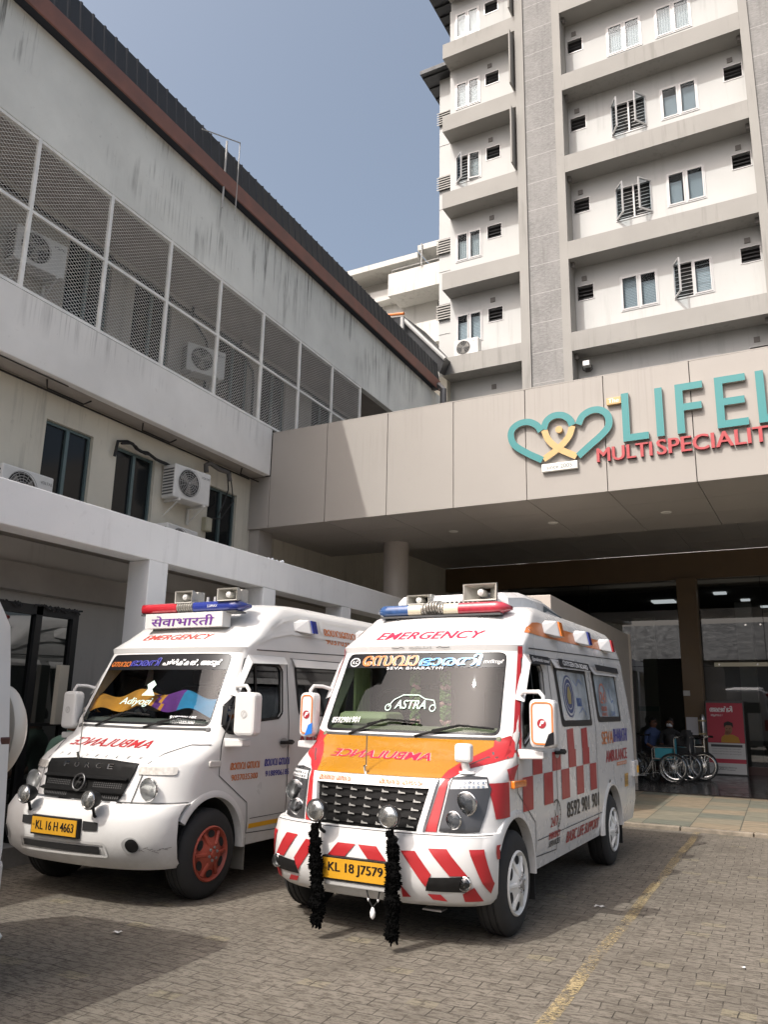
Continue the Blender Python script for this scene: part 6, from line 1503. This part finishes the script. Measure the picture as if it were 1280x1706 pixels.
        lt('AMBULANCE', 1.25, 2.3, 1.155, 1.26, mat('dark_red_lettering', (.36, .02, .03), .4), hv=.012, bold=.012); lt('മാധവ\u0d47സവ', 1.84, 2.55, 2.275, 2.35, ORANGE2, hv=.006); lt('9037035300', 1.84, 2.6, 2.185, 2.255, ORANGE2, hv=.005)
        m = MB(); m.decal([(.52, .475), (1.05, .475), (1.05, .515), (.52, .515)], ms, 0, .3); m.build('yellow_strip', YREFL, t)
        m = MB(); m.prism(rpoly(-.09, .06, 1.02, 1.075, .02, 4), lambda y, z: (.895, y, z), lambda y, z: (.915, y, z)); m.build('side_indicator', mat('clear_side_lens', (.5, .48, .45), .2, coat=1), t, bevel=.008)
    x0, x1, z0, z1, st, yp, tx = PLT
    m = MB(); m.box(x0 - .012, x1 + .012, yp, yp + .04, z0 - .014, z1 + .012); np_ = m.build('number_plate', BLACKP, t, bevel=.004)
    m = MB(); m.box(x0, x1, yp - .004, yp - .0005, z0, z1); m.build('plate_face', YELLOWP, np_)
    m = MB(); letters(m, st, tx[0], tx[1], z0 + .028, z1 - .025, lambda x, z, d=0: (x, yp - .0055 - d, z), heavy=.005, bold=.010); letters(m, 'IND', x0 + .012, x0 + .038, z0 + .055, z0 + .068, lambda x, z, d=0: (x, yp - .0055 - d, z)); m.build('plate_lettering', BLACKF, np_)

amb = make_ambulance('striped')
amb2 = make_ambulance('plain')

# ------------------------------------------------------------ things hung on the striped ambulance
TASS = mat('black_tassel_yarn', (.004, .004, .004), 1.0, spec=.0)
def tassel(name, label, top, bot):
    m = MB(); random.seed(hash(label) % 1000 if False else len(label)); T, B_ = Vector(top), Vector(bot); n = 13
    m.tube([T, B_], .018, 6)
    for i in range(n):
        c = T + (B_ - T) * ((i + .5) / n) + Vector((random.uniform(-.018, .018), random.uniform(-.012, .012), 0)); r = (.036 + .020 * min(1, i / 4)) * random.uniform(.82, 1.12)
        m.lathe([(0, -r * .8), (r * .6, -r * .6), (r * .82, 0), (r * .6, r * .55), (0, r * .7)], c, 'z', 9)
        for k in range(150):
            d = Vector((random.gauss(0, 1), random.gauss(0, 1), random.gauss(0, .8) - .45)).normalized(); p = c + d * r * random.uniform(.9, 1.12)
            q = d.cross(Vector((0, 0, 1)) if abs(d.z) < .9 else Vector((1, 0, 0))).normalized() * .008; w = d.cross(q).normalized() * .008; b0 = c + d * r * .6
            m.add([b0 + q * 1.6, b0 - q * .8 + w * 1.4, b0 - q * .8 - w * 1.4, p], [(0, 1, 3), (1, 2, 3), (2, 0, 3)])
    for k in range(30):
        a = random.random() * 6.28; p = B_ + Vector((.03 * math.cos(a), .03 * math.sin(a), random.uniform(-.045, .0))); m.tube([B_ + Vector((0, 0, .05)), p], .006, 4)
    o = m.build(name, TASS, None, recalc=False)
    o.location = T
    for v in o.data.vertices: v.co -= T
    return tag(o, label, 'tassel', 'black tassels on the ambulance front')
AM = Matrix.Translation((-2.70, 6.0, 0)) @ Matrix.Rotation(-math.atan(.04), 4, 'Z')
tassel('tassel_garland', 'black woolly tassel hanging over the bumper at the left end of the yellow plate', AM @ Vector((-.285, -.815, .74)), AM @ Vector((-.25, -.82, .11)))
tassel('tassel_garland', 'longer black woolly tassel hanging at the right end of the yellow plate', AM @ Vector((.30, -.815, .74)), AM @ Vector((.345, -.83, .09)))
ch = thing('hanging_charm', 'small white charm on a beaded string under the number plate', 'charm', AM @ Vector((.14, -.74, .33)))
m = MB(); m.tube([(-.05, 0, .01), (-.03, 0, -.06), (0, 0, -.10), (.035, 0, -.06), (.05, 0, .01)], .006, 6); m.build('string', BLACKM, ch)
m = MB(); m.lathe([(0, -.045), (.016, -.03), (.019, 0), (.008, .03), (0, .035)], (0, 0, -.13), 'z', 12); m.build('pendant', WHITEF, ch, smooth=60)
m = MB()
for x in (-.035, .038): m.lathe([(0, -.018), (.009, 0), (0, .018)], (x, 0, -.05), 'z', 8)
m.build('bead', WHITEF, ch, smooth=60)

# ------------------------------------------------------------ white van at the left edge with a spare wheel on its back
VN = thing('parked_van', 'white van cut off by the left edge with a spare wheel on its back', 'van', (-5.0, 1.2, 0))
def van_ring(y, w, z0, z1, rt):
    pts = []; cx = -3.90 - w
    half = [(w, z0 + .12), (w + .02, z0 + .4), (w + .0, 1.0), (w - .03, 1.3), (w - .10, z1 - .35), (w - .14, z1 - .14), (w - .22, z1 - .04), (w - .36, z1), (0, z1 + .03)]
    return [(cx + x, y, z) for x, z in half] + [(cx - x, y, z) for x, z in half[::-1][1:]] + [(cx - w + .1, y, z0), (cx + w - .1, y, z0)]
m = MB(); sec = [van_ring(y, w, .35, z1, 0) for y, w, z1 in ((-1.6, .85, 1.2), (-1.5, .92, 1.25), (-.5, .93, 1.35), (.2, .93, 2.1), (.6, .93, 2.24), (2.6, .93, 2.26), (3.1, .92, 2.24), (3.24, .89, 2.19), (3.3, .83, 2.10))]
N = len(sec[0]); m.add([p for s_ in sec for p in s_], [(i * N + k, i * N + (k + 1) % N, (i + 1) * N + (k + 1) % N, (i + 1) * N + k) for i in range(len(sec) - 1) for k in range(N)] + [tuple(range(N)), tuple(range((len(sec) - 1) * N, len(sec) * N))])
m.build('body', WHITE2, VN, smooth=40, world=True)
for y in (-.7, 2.3):
    for x in (-4.07, -5.65):
        m = MB(); m.lathe([(0, -.1), (.3, -.1), (.34, -.06), (.34, .06), (.3, .1), (.2, .1), (0, .07)], (x, y, .34), 'x', 32); wo = m.build('wheel', RUBBER, VN, smooth=40, world=True)
for y0, y1 in ((.65, 1.3), (1.38, 2.15), (2.23, 2.95)):
    m = MB(); m.add([(-3.918, y0, 1.32), (-3.918, y1, 1.32), (-3.980, y1, 1.82), (-3.980, y0, 1.82)], [(0, 1, 2, 3)]); m.build('side_window', BLACKF, VN, world=True)
m = MB(); m.tube([(-4.24, 2.7, 2.28), (-4.22, 3.05, 2.29), (-4.16, 3.2, 2.22)], .02, 8); m.build('roof_rail', WHITE2, VN, world=True, smooth=50)
m = MB(); m.box(-5.6, -3.96, 3.2, 3.40, .50, .68); m.build('rear_bumper', WHITE2, VN, world=True, bevel=.03)
m = MB(); m.box(-4.02, -3.93, 3.24, 3.31, 1.02, 1.34); m.build('tail_lamp', mat('dark_tail_lamp', (.06, .02, .015), .3), VN, world=True, bevel=.01)
Ms = Matrix.Translation((-4.26, 3.46, 1.36)) @ Matrix.Rotation(R(-8), 4, 'Z')
m = MB(Ms); m.lathe([(0, .10), (.10, .10), (.21, .08), (.27, .03), (.28, -.02), (.27, -.04), (0, -.04)], (0, 0, 0), 'y', 40); m.build('spare_wheel_cover', mat('cream_wheel_cover', (.58, .55, .49), .4, coat=.2, var=.05), VN, smooth=50, world=True)
m = MB(Ms); m.cyl((0, -.14, 0), (0, -.04, 0), .1, 16); m.build('spare_wheel_mount', BLACKP, VN, world=True)
# litter
LIT = mat('litter_white', (.6, .6, .58), .8)
def litter(name, label, cat, loc, pts, mt):
    m = MB(); m.decal(pts, lambda x, y: (x, y, .006 + .012 * abs(math.sin(x * 60 + y * 40))), 0, .02); o = m.build(name, mt, None); o.location = loc; tag(o, label, cat)
def gpt(x, y): return (x, y, .0)
litter('paper_scrap', 'white paper scrap on the shaded paving ahead of the plain ambulance', 'litter', (-4.22, 4.62, 0), [(-.03, -.02), (.03, -.015), (.025, .02), (-.02, .018)], LIT)
litter('paper_scrap', 'pale torn paper scrap on the shaded paving beside the striped ambulance', 'litter', (-1.45, 7.1, 0), [(-.05, -.02), (.05, -.01), (.03, .02), (-.04, .018)], LIT)
litter('paper_scrap', 'tiny white scrap on the sunlit paving right of the yellow line', 'litter', (-.35, 5.95, 0), [(-.015, -.012), (.015, -.01), (.012, .012), (-.012, .012)], LIT)
m = MB(); m.tube([(-.12, 0, .045), (.05, 0, .045), (.10, 0, .03), (.12, 0, .02)], .045, 10, rs=[.045, .045, .025, .014]); o = m.build('plastic_bottle', mat('clear_bottle', (.55, .58, .58), .2), None, smooth=50); o.location = (-4.85, 4.05, 0); o.rotation_euler = (0, 0, R(30)); tag(o, 'crushed clear plastic bottle on the paving at the left frame edge', 'bottle')
